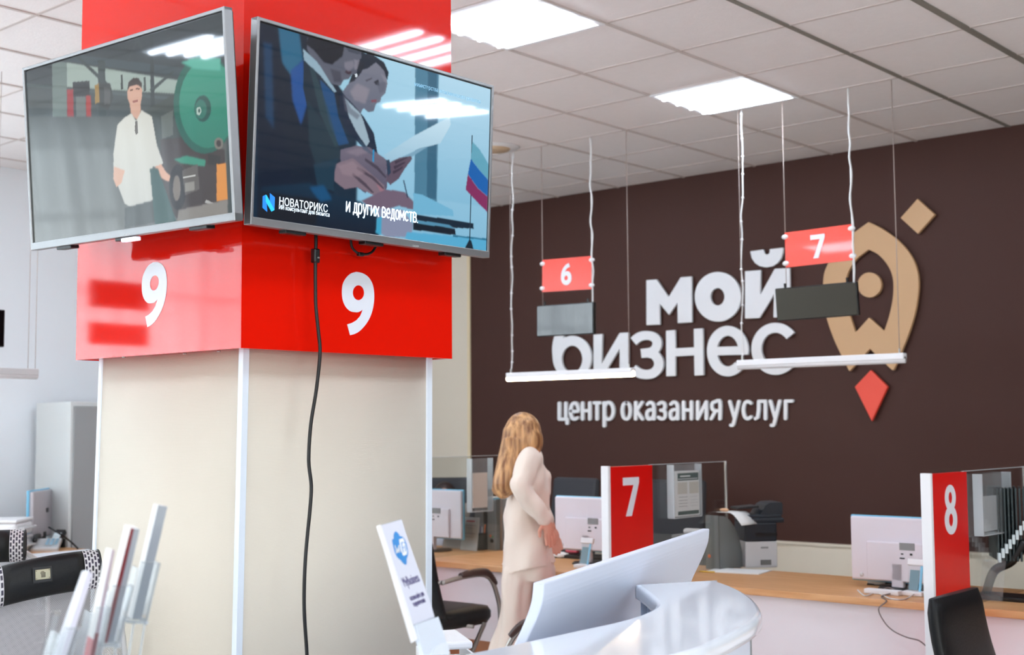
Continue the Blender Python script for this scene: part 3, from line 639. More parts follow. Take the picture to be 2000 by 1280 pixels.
# ---- picture of the left screen: a presenter in a white shirt in a machine hall
def k1(pts): return [(a/2.4625, c/2.4615) for a, c in pts]
B_ = lambda pts, col, bl=1, al=1.: (k1(pts), col, bl, al)
polL = [
 B_([(100, 40), (1090, 40), (1090, 420), (100, 420)], (34, 44, 50, 56, 66, 68), 3),
 B_([(320, 300), (880, 390), (840, 450), (320, 420)], (150, 166, 158), 2), 
 B_([(120, 230), (900, 330), (900, 372), (120, 268)], (58, 72, 76), 1), B_([(120, 400), (860, 470), (860, 485), (120, 415)], (70, 84, 84), 1),
 B_([(250, 290), (320, 300), (325, 700), (255, 700)], (104, 120, 116), 2), B_([(470, 290), (505, 292), (510, 560), (475, 560)], (50, 62, 62), 1),
 B_([(360, 270), (376, 266), (520, 400), (505, 410)], (52, 64, 64), 1), B_([(610, 290), (660, 180), (668, 185), (622, 300)], (52, 62, 64), 1), B_([(665, 180), (720, 300), (708, 305), (657, 190)], (52, 62, 64), 1),
 B_([(720, 150), (735, 150), (745, 520), (725, 520)], (44, 54, 56), 1), B_([(580, 360), (590, 360), (592, 430), (582, 430)], (60, 70, 66), 0), B_([(690, 370), (700, 370), (702, 440), (692, 440)], (60, 70, 66), 0),
 B_([(720, 430), (830, 340), (840, 345), (730, 445)], (54, 66, 66), 1),
 B_([(350, 395), (430, 388), (432, 460), (352, 465)], (34, 40, 42), 1), B_([(322, 430), (352, 430), (355, 590), (324, 590)], (150, 40, 44), 2), B_([(412, 460), (436, 460), (440, 600), (415, 600)], (160, 50, 46), 2),
 B_([(365, 465), (412, 465), (415, 640), (368, 640)], (100, 108, 106), 2), B_([(455, 410), (480, 400), (482, 490), (458, 500)], (150, 120, 60), 1),
 B_([(475, 400), (530, 400), (545, 470), (520, 530), (480, 510)], (50, 56, 56), 1), B_([(500, 420), (530, 425), (530, 500), (502, 505)], (74, 78, 76), 1),
 B_([(120, 560), (1090, 560), (1090, 1080), (150, 1180)], (70, 78, 76, 96, 100, 96), 4),
 # grey duct and machine
 B_([(735, 540), (840, 450), (850, 640), (750, 700)], (74, 84, 80), 1), B_([(700, 530), (860, 440), (880, 700), (780, 760), (740, 640)], (56, 66, 62), 2),
 B_([(775, 560), (832, 530), (832, 650), (780, 670)], (92, 100, 94), 1),
 B_([(770, 670), (880, 660), (1080, 720), (1090, 1040), (860, 1060), (780, 980)], (60, 52, 50), 2),
 # presenter
 B_([(613, 430), (618, 395), (640, 375), (665, 375), (682, 400), (682, 440), (660, 420), (620, 440)], (50, 38, 32), 1),
 B_([(613, 440), (625, 415), (665, 408), (684, 430), (682, 470), (676, 500), (676, 540), (665, 580), (640, 560), (628, 540), (625, 500), (613, 470)], (204, 160, 138), 1),
 B_([(625, 430), (640, 426), (640, 434), (626, 438)], (110, 76, 62), 0), B_([(652, 424), (672, 422), (672, 430), (654, 432)], (110, 76, 62), 0), B_([(636, 486), (664, 480), (662, 492), (642, 496)], (150, 90, 80), 0),
 B_([(565, 600), (600, 565), (632, 545), (655, 585), (680, 530), (730, 560), (755, 700), (785, 785), (765, 805), (735, 800), (730, 830), (748, 940), (735, 970), (700, 1000), (650, 1010), (600, 980), (570, 900), (548, 860), (545, 740)], (206, 206, 196, 190, 192, 186), 1),
 B_([(650, 585), (660, 580), (664, 640), (655, 650), (648, 630)], (90, 84, 76), 0),
 B_([(748, 800), (775, 790), (800, 830), (833, 855), (832, 876), (800, 870), (768, 850), (750, 850)], (208, 162, 138), 1), B_([(548, 800), (600, 820), (585, 880), (560, 900), (545, 860)], (208, 166, 142), 1),
 B_([(600, 1000), (745, 960), (800, 1060), (600, 1100)], (60, 66, 64), 2), B_([(720, 810), (760, 810), (850, 1070), (745, 1080)], (40, 78, 74), 2),
 # the green fan housing
 B_(arc(985, 500, 150, 240, 0, 350, 40), (24, 92, 78), 1), B_(arc(1000, 500, 138, 212, 0, 350, 40), (46, 146, 122, 36, 120, 100), 1),
 B_([(870, 300), (930, 280), (1060, 280), (1060, 340), (930, 330)], (80, 170, 150), 4),
 B_(arc(975, 522, 40, 64, 0, 350, 30), (24, 76, 68), 1), B_(arc(966, 525, 28, 46, 0, 350, 30), (44, 110, 96), 1), B_(arc(956, 534, 12, 20, 0, 350, 20), (170, 190, 180), 0), B_(arc(958, 534, 5, 10, 0, 350, 20), (60, 90, 84), 0),
 B_([(835, 765), (900, 750), (990, 770), (985, 800), (870, 785)], (50, 140, 116), 2),
 # wheel, metal, crate
 B_(arc(855, 900, 42, 110, 0, 350, 30), (26, 24, 24), 1), B_(arc(850, 905, 18, 62, 0, 350, 30), (120, 112, 104), 1),
 B_([(875, 820), (950, 790), (960, 910), (890, 940)], (92, 88, 84), 1), B_([(880, 850), (940, 840), (940, 848), (880, 860)], (190, 190, 186), 0),
 B_([(890, 880), (935, 870), (935, 915), (890, 925)], (140, 138, 132), 1), B_([(990, 960), (1080, 1000), (1076, 1012), (986, 974)], (170, 170, 166), 0), B_([(1000, 740), (1060, 750), (1060, 800), (1000, 790)], (44, 44, 42), 1),
 B_(arc(1052, 690, 22, 28, 0, 350, 20), (120, 116, 108), 1), B_(arc(1052, 690, 12, 16, 0, 350, 20), (50, 46, 44), 1),
 B_([(1042, 790), (1085, 785), (1095, 960), (1042, 970)], (214, 140, 60), 1), B_([(860, 1010), (1095, 960), (1095, 1030), (850, 1070)], (130, 126, 120), 2),
]
tvL, LL, (xL, yL, nL), scL = television((-3.256, 2.037, .835, -1.528, .084, -.009), 'left television on the red pillar, showing a presenter in a white shirt', polL, (60, 70, 70), YV, .06)
b = MB(); b.box(LL(.02, -.292, -.004), (.07, .012, .02), Matrix((xL, yL, nL)).transposed(), 0, .003); b.build('sensor_light', mat('sensor', (230, 230, 240), .3, emit=.4), tvL)
text_on('maker_mark', 'DEXP', .009, (LL(.0, -.281, .0032), xL, yL, nL), M_lgrey, tvL, 1.2)

# cable down the pillar with its inline box
pts = [(617, 455), (617, 480), (616, 515), (616, 560), (617, 600), (622, 650), (625, 690), (618, 760), (607, 830), (603, 900), (608, 950), (605, 1000), (600, 1050), (596, 1100), (594, 1160), (595, 1210), (600, 1290), (603, 1400), (600, 1520)]
XC = CX+.045
cab = thing('power_cable', 'black power cable with an inline block hanging down the pillar from the right television', 'cable', onx(616, 500, XC))
cp = [onx(a, c, XC) for a, c in pts]; cp[-1].z = max(cp[-1].z, .01)
MB().tube(bez(cp, 5), .0052, 8).build('cord', M_cable, cab)
q = onx(616, 500, XC); MB().box(q, (.02, .021, .042), None, 0, .004).build('inline_box', M_black, cab)
MB().box(q+Vector((.0105, .003, -.006)), (.001, .008, .004)).build('button', M_grey, cab)
loop = [(685, 468), (688, 484), (700, 495), (715, 497), (727, 492), (736, 478)]
c2 = thing('signal_cable', 'short looped black cable under the right television with a clip', 'cable', onx(700, 490, XC))
MB().tube(bez([onx(a, c, XC) for a, c in loop], 5), .004, 8).build('cord', M_cable, c2)
MB().box(onx(704, 497, XC), (.014, .022, .012), None, 0, .003).build('clip', M_black, c2)

# ================================================================== lettering and emblem on the brown wall
def wl(pts, Y=YB): return [(q.x, q.z) for q in [ony(a, c, Y) for a, c in pts]]
FW = (Vector((0, YB, 0)), XV, ZV, -YV)
def plate(b, loops, d, g=.012, m=0):
    d = d+random.uniform(0, .0006)
    b.prism([wl(l) for l in loops], FW, g, d, m)
sg = thing('wall_lettering', 'large white raised letters reading мой бизнес on the brown wall', 'sign', (ony(1400, 640, YB)))
def r1(pts): return [(1250+a/4.415, 470+c/4.415) for a, c in pts]
def letter(loops, m=M_letter, d=.034, parent=sg, nm='letter'):
    b = MB(); [plate(b, l, d) for l in loops]; o = b.build(nm, m, parent)
    bv = o.modifiers.new('b', 'BEVEL'); bv.width = .004; bv.segments = 2; bv.limit_method = 'ANGLE'; bv.angle_limit = math.radians(50); return o
letter([[r1([(75, 345), (165, 338), (268, 490), (370, 320), (466, 312), (468, 708), (345, 716), (343, 540), (270, 645), (190, 548), (193, 728), (76, 733)])]])
letter([[r1(arc(692, 488, 199, 214, 0, 354, 59)), r1(arc(689, 488, 60, 75, 0, 354, 40))]])
letter([[r1([(925, 268), (1060, 258), (1058, 470), (1180, 248), (1310, 240), (1316, 660), (1170, 666), (1174, 470), (1050, 672), (925, 677)])]])
letter([[r1([(970, 97), (1085, 82), (1090, 105), (1100, 120), (1115, 125), (1130, 118), (1137, 102), (1138, 78), (1255, 65), (1252, 110), (1236, 160), (1205, 200), (1160, 228), (1105, 236), (1050, 225), (1010, 198), (982, 155)])]])
st = lambda p, w, r=False: [stroke(p, w, r)]
letter([[arc(1122.5, 699, 38, 42.5, 0, 354, 50), arc(1122.3, 702, 20, 26, 0, 354, 36)], st(sm2([(1093, 700), (1092, 680), (1096, 660), (1106, 642), (1124, 633), (1150, 628)]), 17)])
letter([[[(1164, 654), (1181.5, 653), (1180, 711), (1215, 651), (1232, 650), (1232.5, 737), (1215, 738), (1215, 682), (1181, 738), (1164, 739)]]])
letter([st(sm2([(1242, 667.5), (1254, 658.5), (1268, 656), (1281, 659), (1288, 668), (1286, 680), (1277, 688), (1257, 691)]), 17.5), st(sm2([(1270, 690), (1283, 694), (1291, 706), (1290, 719), (1281, 729), (1266, 732), (1252, 729), (1241, 721)]), 18)])
letter([[[(1305.5, 646.5), (1323.5, 645.3), (1324, 681), (1360, 679), (1359.5, 643), (1377.5, 642), (1379, 733.5), (1361, 734.5), (1360, 695), (1324, 697), (1324, 735), (1306, 735.8)]]])
letter([st(arc(1426, 686.5, 30.8, 39.5, 4, -315, 60), 19.5), st([(1402, 686.5), (1465.5, 685)], 16.5)])
letter([st(arc(1519, 682, 37, 41, -38, -322, 60), 19.5)])
# second line, thin round-ended letters
rng = [('ц', 120, 205), ('е', 200, 280), ('н', 288, 362), ('т', 372, 436), ('р', 445, 530), ('о', 575, 655), ('к', 672, 745), ('а', 752, 828), ('з', 836, 910), ('а', 922, 1000), ('н', 1018, 1097), ('и', 1120, 1205), ('я', 1218, 1303), ('у', 1352, 1440), ('с', 1450, 1530), ('л', 1538, 1632), ('у', 1645, 1735), ('г', 1755, 1825)]
sg2 = thing('wall_lettering', 'narrow white raised lettering reading центр оказания услуг under the big letters', 'sign', ony(1320, 805, YB))
CURV = set('ерозасяу')
for ch, x0, x1 in rng:
    b = MB()
    for s_ in G[ch]:
        P = []
        for gx, gy in s_:
            xx = x0+11+(x1-x0-22)*gx; base = 293-4*(xx-100)/1700; top = 178-16*(xx-100)/1700
            P.append((1060+xx/3.7037, 740+(base+(top-base)*gy)/3.7037))
        if ch in CURV and len(P) > 3: P = sm2(P, 4)
        if ch in 'циляг' or len(P) == 2 or ch in 'кн':
            for a, c in zip(P[:-1], P[1:]): plate(b, [stroke([a, c], 6.4, True)], .022, .004)
        else: plate(b, [stroke(P, 6.4, True)], .022, .004)
    b.build('letter', M_letter, sg2)
# rocket emblem
em = thing('wall_emblem', 'tan rocket emblem with a red flame and a small square on the brown wall', 'emblem', ony(1705, 600, YB))
def r3(pts): return [(1560+a/2.56, 360+c/2.56) for a, c in pts]
body = sm2([(362, 192), (430, 225), (515, 288), (575, 360), (605, 430), (613, 510), (600, 620), (570, 730), (527, 840)], 5)+[(487, 932), (478, 930), (418, 875), (370, 826), (325, 872), (268, 937), (262, 930)]+sm2([(232, 870), (190, 780), (155, 680), (137, 580), (136, 480), (150, 420), (200, 330), (270, 260), (362, 192)], 5)[:-1]
hole = sm2([(362, 330), (410, 355), (455, 405), (480, 460), (486, 520), (480, 590), (462, 670), (440, 735)], 5)+[(365, 668), (297, 742)]+sm2([(280, 690), (262, 630), (250, 560), (249, 500), (262, 440), (300, 380), (362, 330)], 5)[:-1]
letter([[r3(body), r3(hole)]], M_gold, .04, em, 'rocket_body')
letter([[r3(arc(367, 506, 59, 62, 0, 352, 44))]], M_gold, .04, em, 'porthole')
letter([[r3([(606, 76), (694, 155), (608, 252), (521, 172)])]], M_gold, .04, em, 'square')
letter([[r3([(373, 930), (458, 1014), (378, 1186), (293, 1014)])]], M_flame, .04, em, 'flame')

# ================================================================== hanging signs, displays and light bars
YS = 6.52
def wiggle(p0, p1, amp, n=10):
    return bez([p0.lerp(p1, i/n)+(Vector((random.uniform(-amp, amp), random.uniform(-amp, amp), 0)) if 0 < i < n else Vector()) for i in range(n+1)], 3)
def light_bar(px0, px1, lab, on, cz=None, side=0):
    a, c = ony(*px0, YS), ony(*px1, YS); z = (a.z+c.z)/2; t = thing('hanging_light_bar', lab, 'light', (a.x, YS, z), group='hanging linear light bars')
    L_ = c.x-a.x
    b = MB(); b.box((L_/2, 0, .018), (L_, .045, .034), None, 0, .004); lp('housing', b, M_white, t)
    lp('diffuser', MB().tube([(.0, 0, -.002), (L_, 0, -.002)], .018, 12), M_warm if on else M_white, t, 'lit warm white tube' if on else None)
    b = MB(); top = ZC-z
    pts_ = [(.035 if not side else .03, 0, .035)]; cp = wiggle(Vector((.03, 0, .04)), Vector((.045, .02, top)), .006, 14); b.tube(cp, .0045, 6); lp('power_cord', b, M_cord, t)
    for k in range(12):
        q = cp[int((k+.5+random.uniform(-.3, .3))*len(cp)/12)]; lp('cord_clip', MB().ball(q, .0085, 0, 8, 6), M_white, t)
    lp('steel_wire', MB().tube([(.03, 0, .03), (.03, 0, top)], .0016, 5), M_wire, t); lp('steel_wire', MB().tube([(L_-.03, 0, .03), (L_-.03, 0, top)], .0022, 5), M_wire, t)
    lp('wire_clasp', MB().box((L_-.03, 0, .045), (.008, .008, .03)), M_chrome, t); lp('wire_clasp', MB().box((.03, 0, .045), (.012, .012, .03)), M_chrome, t)
    return t
light_bar((992, 738), (1237, 731), 'lit hanging light bar glowing warm white below the number 6', True)
light_bar((1442, 713), (1768, 706), 'unlit white hanging light bar crossing the rocket emblem', False)
def digit_prism(ch, b, fr, h, wdt, m=0, d=.002):
    segs = {'7': [[[(0, 1), (1, 1), (1, .86), (.52, 0), (.16, 0), (.66, .8), (0, .8)]]]}
    o, u, v, n = fr
    def T(l): return [((x-.5)*wdt, (y-.5)*h) for x, y in l]
    if ch == '7': b.prism([T(segs['7'][0][0])[::-1]], fr, 0, d, m)
    if ch == '8':
        b.prism([T(arc(.5, .735, .44, .265, 0, 350, 35)), T(arc(.5, .74, .15, .115, 0, 350, 30))], fr, 0, d, m)
        b.prism([T(arc(.5, .29, .5, .29, 0, 350, 35)), T(arc(.5, .29, .18, .13, 0, 350, 30))], fr, 0, d+.0004, m)
    if ch in '69':
        pt = [(480-477, 0)]
        o9_ = [((x-475)/277, 1-(y-447)/546) for x, y in NO]; h9 = [((x-475)/277, 1-(y-447)/546) for x, y in arc(617, 627, 49, 64, 0, 350, 35)]
        if ch == '6': o9_ = [(1-x, 1-y) for x, y in o9_]; h9 = [(1-x, 1-y) for x, y in h9]
        b.prism([T(o9_[::-1]), T(h9)], fr, 0, d, m)
def number_sign(ch, c4, lab, disp4, lab2, cords):
    a, r, l2 = ony(*c4[0], YS), ony(*c4[1], YS), ony(*c4[2], YS)
    u = (r-a); wd = u.length; u.normalize(); n = -YV; v = n.cross(u).normalized(); h = (a-l2).length
    c = (a+r)/2-v*h/2
    t = thing('hanging_number_sign', lab, 'sign', c, group='hanging counter number signs')
    R = Matrix((u, v, n)).transposed()
    MB().box(c, (wd, h, .006), R).build('plate', mat('sign_red', (236, 62, 40), .25, coat=.3), t)
    b = MB(); digit_prism(ch, b, (c+n*.0035+u*(.0), u, v, n), h*.66, h*(.44 if ch == '7' else .40)); b.build('number', M_digit, t)
    for s1 in (-1, 1):
        for s2 in (-1, 1):
            q = c+u*s1*wd/2+v*s2*h*.38; MB().ball(q, (.022, .012, .014), 0, 10, 8).build('clamp', M_white, t)
    for s1, kind in zip((-1, 1), cords):
        q = c+u*s1*wd/2; top = Vector((q.x, YS, ZC)); zb = disp4[2 if False else 3]
        end = Vector((q.x, YS, c.z-h/2-.12))
        if kind == 'cord': MB().tube(wiggle(end+Vector((.004, 0, 0)), top, .006, 14), .0055, 6).build('power_cord', M_cord, t)
        MB().tube([end, top], .0022, 5).build('steel_wire', M_wire if kind == 'wire' else M_cord, t)
    # display below
    p = [ony(*q, YS) for q in disp4[:3]]; u = (p[1]-p[0]); w2 = u.length; u.normalize(); v0 = (p[0]-p[2]).normalized(); h2 = (p[0]-p[2]).length; n = u.cross(v0).normalized(); v = n.cross(u)
    ang = disp4[3]; Rz = Matrix.Rotation(ang, 3, 'Z')@Matrix.Rotation(disp4[4], 3, 'X')
    c = (p[0]+p[1])/2-v*h2/2; u, v, n = Rz@u, Rz@v, Rz@n
    if n.y > 0: n = -n
    t2 = thing('hanging_display', lab2, 'display', c, group='hanging black queue displays')
    R = Matrix((u, v, u.cross(v))).transposed()
    MB().box(c, (w2, h2, .03), R, 0, .006).build('housing', M_black, t2)
    MB().box(c+n*.0155, (w2*.97, h2*.94, .003), R).build('screen', M_disp, t2)
    for s1 in (-1, 1): MB().box(c+u*s1*w2*.38+v*(h2/2+.01), (.012, .03, .008), R).build('hook', M_black, t2)
    return t, t2
s6, d6 = number_sign('6', [(1060, 508), (1156, 500), (1061, 571)], 'small red hanging sign with a white number 6', [(1051, 598), (1162, 590), (1055, 658), math.radians(0), math.radians(0)], 'dark hanging display below the number 6 sign', ('wire', 'cord'))
s7, d7 = number_sign('7', [(1533, 455), (1663, 438), (1535, 523)], 'larger red hanging sign with a white number 7', [(1520, 565), (1672, 549), (1527, 628), math.radians(6), math.radians(4)], 'black glossy hanging display below the number 7 sign, overlapping the rocket', ('wire', 'cord'))
# bar and display over the left-hand desks
t = thing('hanging_light_bar', 'unlit light bar hanging at the left edge above the grey cabinet', 'light', (-6.3, 2.4, 1.5+.30), group='hanging linear light bars')
e = onx(72, 731, -6.3); t.location = (-6.3, e.y-1.0, e.z)
lp('housing', MB().box((0, .5, .01), (.045, 1.0, .034), None, 0, .004), M_lgrey, t); lp('diffuser', MB().tube([(0, 0, -.01), (0, 1, -.01)], .018, 10), M_white, t)
for yy in (.05, .95, .99): lp('steel_wire', MB().tube([(0, yy, .02), (0, yy, ZC-e.z)], .0015, 5), M_wire, t)
def black_display(c, R, w, h, lab):
    t = thing('hanging_display', lab, 'display', c, group='hanging black queue displays'); c = Vector(c)
    MB().box(c, (w, h, .03), R, 0, .005).build('housing', M_black, t); MB().box(c+R@Vector((0, 0, .0155)), (w*.97, h*.94, .003), R).build('screen', M_disp, t)
    for s_ in (-1, 1): q = c+R@Vector((s_*w*.4, h/2, 0)); MB().tube([q, Vector((q.x, q.y, ZC))], .002, 5).build('steel_wire', M_wire, t)
RXp = Matrix((YV, ZV, XV)).transposed()
q = onx(3, 642, -6.3); black_display((-6.3, q.y-.2, q.z), RXp, .42, .19, 'black hanging display cut off by the left edge of the photo')
black_display((-7.9, -.50, CZ+.93), RXp, .46, .19, 'upper dark display hanging by the window curtains')
black_display((-7.9, -.50, CZ+.66), RXp, .46, .15, 'lower dark display hanging by the window curtains')

# ================================================================== service desk line
ZD = CZ-.77; YD = 5.495; YDB = 6.24
dk = thing('service_desk', 'long service desk with beech worktop and white front along the brown wall', 'desk', (-4.5, YD, 0))
BL_ = .37           # the red boards stand in front of the desk, their glass runs over it
X7 = ony(1183, 911, YD-BL_).x; X8 = ony(1809, 925, YD-BL_).x; X6 = X7*2-X8-.03; X9 = X8*2-X7
MB().bb((-7.3, YD, ZD-.032), (1.5, YDB, ZD), 0, .003).build('worktop', M_wood, dk)
XS = [-7.25, X6, X7, X8, X9, 1.45]
for a, c in zip(XS[:-1], XS[1:]):
    MB().bb((a+.002, YD+.045, .30), (c-.002, YD+.063, ZD-.033)).build('front_panel', M_desk, dk)
    MB().bb((a+.002, YD+.05, .0), (c-.002, YD+.07, .299)).build('plinth_panel', mat('plinth_brown', (168, 112, 76), .5), dk)
for xx in XS: MB().bb((xx-.009, YD+.072, 0), (xx+.009, YDB-.03, ZD-.033)).build('side_panel', M_desk, dk)

def partition(xp, ch, lab, zoff=0):
    t = thing('counter_partition', lab, 'partition', (xp, YD, 0), group='glass partitions between counters')
    zt_ = ony(1183 if xp < -3 else 1808, 911 if xp < -3 else 925, YD-BL_).z+zoff
    ya = YD-BL_-.005; yr = YD-.004; ye = YDB-.03
    MB().bb((xp-.022, ya-.006, 0), (xp+.022, ya+.014, zt_), 0, .002).build('end_edge', M_white, t)
    MB().bb((xp-.019, ya+.014, 0), (xp+.019, yr, zt_-.004)).build('red_board', M_redm, t)
    if ch:
        b = MB(); hh = .19 if ch == '7' else .205
        digit_prism(ch, b, (Vector((xp+.0195, ya+(.185 if ch == '7' else .19), zt_-.155)), YV, ZV, XV), hh, .135 if ch == '7' else .125, 0, .0015); b.build('number', M_digit, t)
    MB().bb((xp-.004, yr+.001, ZD+.003), (xp+.004, ye, zt_-.004)).build('glass_pane', M_glass, t)
    MB().bb((xp-.005, yr+.001, zt_-.004), (xp+.005, ye, zt_-.001)).build('glass_edge', M_acre, t)
    MB().tube([(xp, ye+.010, ZD+.002), (xp, ye+.010, zt_)], .008, 8).build('end_post', M_chrome, t)
    return zt_
z7 = partition(X7, '7', 'counter partition with a red board numbered 7 and a glass pane')
z8 = partition(X8, '8', 'counter partition with a red board numbered 8 at the right edge')
z6 = partition(X6, None, 'counter partition seen beside the pillar, only its glass pane showing', .02)

def leaflet_holder(xp, y0, y1, z0, z1, lab):
    t = thing('leaflet_holder', lab, 'holder', (xp, (y0+y1)/2, z0), group='clear acrylic leaflet holders on the glass')
    b = MB(); b.bb((xp+.006, y0, z0), (xp+.009, y1, z1)); b.bb((xp+.045, y0, z0), (xp+.048, y1, z1-.0)); b.build('panel', M_acry, t)
    b = MB(); 
    for yy in (y0, y1): b.bb((xp+.006, yy-.003, z0), (xp+.048, yy+.003, z1))
    b.bb((xp+.006, y0, z0-.005), (xp+.048, y1, z0)); b.build('rim', M_acre, t)
    return t
a = onx(1312, 1012, X7+.03); c = onx(1364, 908, X7+.03)
leaflet_holder(X7, a.y, c.y, a.z, c.z+.005, 'clear acrylic holder on the glass beside the red board 7')
lf = thing('leaflet', 'white leaflet with dark green header and footer in the holder by the number 7', 'leaflet', (X7+.03, a.y, a.z))
MB().bb((X7+.02, a.y+.02, a.z+.004), (X7+.036, c.y-.006, c.z-.03)).build('sheet_stack', M_paper, lf)
def lfp(y0, y1, z0, z1, m, d=.0005):
    Y0 = a.y+.05+(c.y-.012-a.y-.05)*y0; Y1 = a.y+.05+(c.y-.012-a.y-.05)*y1; Z0 = a.z+.01+(c.z-.04-a.z-.01)*z0; Z1 = a.z+.01+(c.z-.04-a.z-.01)*z1
    MB().bb((X7+.0362, Y0, Z0), (X7+.0362+d, Y1, Z1)).build('print', m, lf)
lfp(0, 1, .82, 1, M_green); lfp(0, 1, 0, .09, M_green); lfp(0, .45, .5, .78, mat('print_beige', (212, 206, 194), .8)); lfp(.55, 1, .5, .78, MC['print_beige'])
for z in (.2, .27, .34, .42): lfp(.05, .45, z, z+.012, M_grey); lfp(.6, .95, z, z+.012, M_lgrey)
lfp(.12, .6, .91, .94, M_paper, .001); lfp(.02, .95, .85, .87, M_lgrey, .001)
a = onx(1914, 1046, X8+.03); c = onx(1966, 922, X8+.03)
leaflet_holder(X8, a.y, c.y, a.z, c.z, 'half-empty clear acrylic holder on the glass beside the red board 8')
tag(MB().bb((X8+.015, a.y+.01, a.z+.01), (X8+.022, c.y-.06, c.z-.10)).build('leaflet', M_lgrey), 'pale leaflet in the clear holder beside the number 8', 'leaflet')
a = onx(918, 1000, X6+.03); c = onx(958, 895, X6+.03)
leaflet_holder(X6, a.y, c.y, a.z, c.z, 'clear acrylic holder on the glass left of the standing woman')
tag(MB().bb((X6+.02, a.y+.03, a.z+.02), (X6+.03, c.y-.03, c.z-.09)).build('leaflet', mat('beige_card', (232, 214, 200), .8)), 'beige card in the clear holder left of the standing woman', 'leaflet')

# ---- monitors seen from behind
def monitor(pTL, Y, w, h, rz, lab, boxes=True):
    tl = ony(*pTL, Y); d = Vector((math.cos(rz), math.sin(rz), 0)); c = tl+d*w/2-ZV*h/2
    t = thing('computer_monitor', lab, 'monitor', (c.x, c.y, ZD), rz, 'computer monitors seen from behind'); z = c.z-ZD
    lp('back_cover', MB().box((0, 0, z), (w-.012, .022, h-.012), None, 0, .008), M_monb, t)
    lp('bezel', MB().box((0, .012, z), (w, .016, h), None, 0, .006), M_cyan, t)
    lp('screen', MB().box((0, .0215, z), (w-.03, .003, h-.04)), M_disp, t)
    b = MB(); b.box((.0, -.018, z-.055), (w*.62, .018, h*.58), None, 0, .006); lp('raised_cover', b, M_monb, t)
    lp('rating_label', MB().box((.055, -.0285, z+.02), (.075, .002, .034)), M_grey, t)
    b = MB(); b.box((.03, -.029, z-.015), (.012, .002, .006)); b.box((.075, -.029, z-.015), (.012, .002, .009)); b.box((.03, -.029, z-.035), (.024, .002, .006)); lp('port', b, M_black, t)
    b = MB(); b.box((0, -.012, (z-h/2)/2+.05), (.06, .03, max(.06, z-h/2+.1)), None, 0, .006); lp('stand', b, M_monb, t)
    b = MB(); b.tube([(0, .02, 0), (0, .02, .012)], [.11, .10], 28); lp('base', b, M_black, t)
    b = MB(); b.ball((-w*.38, -.012, z-h*.4), (.011, .006, .011), 0); lp('button', M_monb and b, M_lgrey, t)
    return t
monitor((1660, 1005), 5.90, .50, .315, -.03, 'white-backed monitor with a blue rim left of the red board 8')
monitor((1084, 968), 5.92, .50, .31, -.03, 'white-backed monitor with a blue rim between the woman and the red board 7')
m3 = monitor((790, 953), 5.95, .53, .31, -.02, 'monitor right beside the pillar with a head showing above it')

def onD(px, py): return onz(px, py, ZD)
# ---- things on the desk, left to right
def paper_stand(px, py, w, h, lean_, rz, lab, m=M_paper, nm='desk_sign', cat='desk sign', printed=True):
    p = onD(px, py); t = thing(nm, lab, cat, (p.x, p.y, ZD), rz)
    R = Matrix.Rotation(lean_, 3, 'X')
    lp('sheet', MB().box(R@Vector((0, 0, h/2)), (w, .003, h), R), m, t)
    lp('acrylic_front', MB().box(R@Vector((0, -.005, h/2)), (w+.006, .002, h+.004), R), M_acry, t)
    lp('acrylic_foot', MB().box((0, .03, .002), (w, .07, .004)), M_acry, t)
    if printed:
        for k, (a0, a1) in enumerate(((.86, .9), (.74, .77), (.66, .68), (.5, .53), (.4, .42))):
            lp('print', MB().box(R@Vector((0, -.0025, h*(a0+a1)/2)), (w*(.7 if k % 2 else .5), .001, h*(a1-a0)), R), M_pink if k < 1 else M_lgrey, t)
    return t
paper_stand(885, 1072, .17, .30, -.30, .15, 'tall beige-backed table sign standing next to the left monitor', mat('card_beige', (206, 190, 178), .8), printed=False)
paper_stand(915, 1076, .15, .21, -.12, -.05, 'small white notice stand beside the black pen cup')
p = onD(939, 1074); t = thing('pen_cup', 'black pen cup on the desk beside the grey binders', 'pen cup', (p.x, p.y, ZD))
b = MB(); b.tube([(0, 0, 0), (0, 0, .105)], .043, 24, cap=False); b.tube([(0, 0, .105), (0, 0, .004)], .040, 24); lp('cup', b, M_black, t)
for k, (dx, dy, m, lab) in enumerate(((-.02, 0, M_green, 'dark green pen in the black cup'), (.0, .01, M_lgrey, 'pale grey pen in the black cup'), (.012, -.01, M_violet, 'violet pen in the black cup'), (.026, .005, M_orange, 'orange pencil in the black cup'))):
    tag(MB().tube([(p.x+dx*.5, p.y+dy, ZD+.006), (p.x+dx*1.3, p.y+dy*1.5, ZD+.135+.008*k)], .0045, 7).build('pen', m), lab, 'pen', 'pens in the black cup')
for k, (px, lab) in enumerate(((943, 'grey ring binder next to the pen cup, left one'), (968, 'grey ring binder touching the standing woman, right one'))):
    p = onD(px, 1072-k*-2); t = thing('ring_binder', lab, 'binder', (p.x+.0, p.y+.09, ZD), math.radians(5), 'grey ring binders')
    b = MB(); b.box((0, 0, .16), (.07, .28, .32), None, 0, .003); lp('cover', b, M_grey, t); lp('paper_block', MB().box((0, .004, .322), (.055, .26, .006)), M_cyan if k else M_paper, t)
    lp('finger_ring', MB().tube([(0, -.1412, .06), (0, -.139, .06)], .014, 14), M_black, t)
    if k: b = MB(); b.box((-.01, -.1412, .09), (.014, .002, .014), None, 0); lp('sticker', b, M_orange, t); lp('sticker', MB().box((.008, -.1412, .085), (.012, .002, .01)), mat('leaf_green', (60, 150, 80), .5), t)
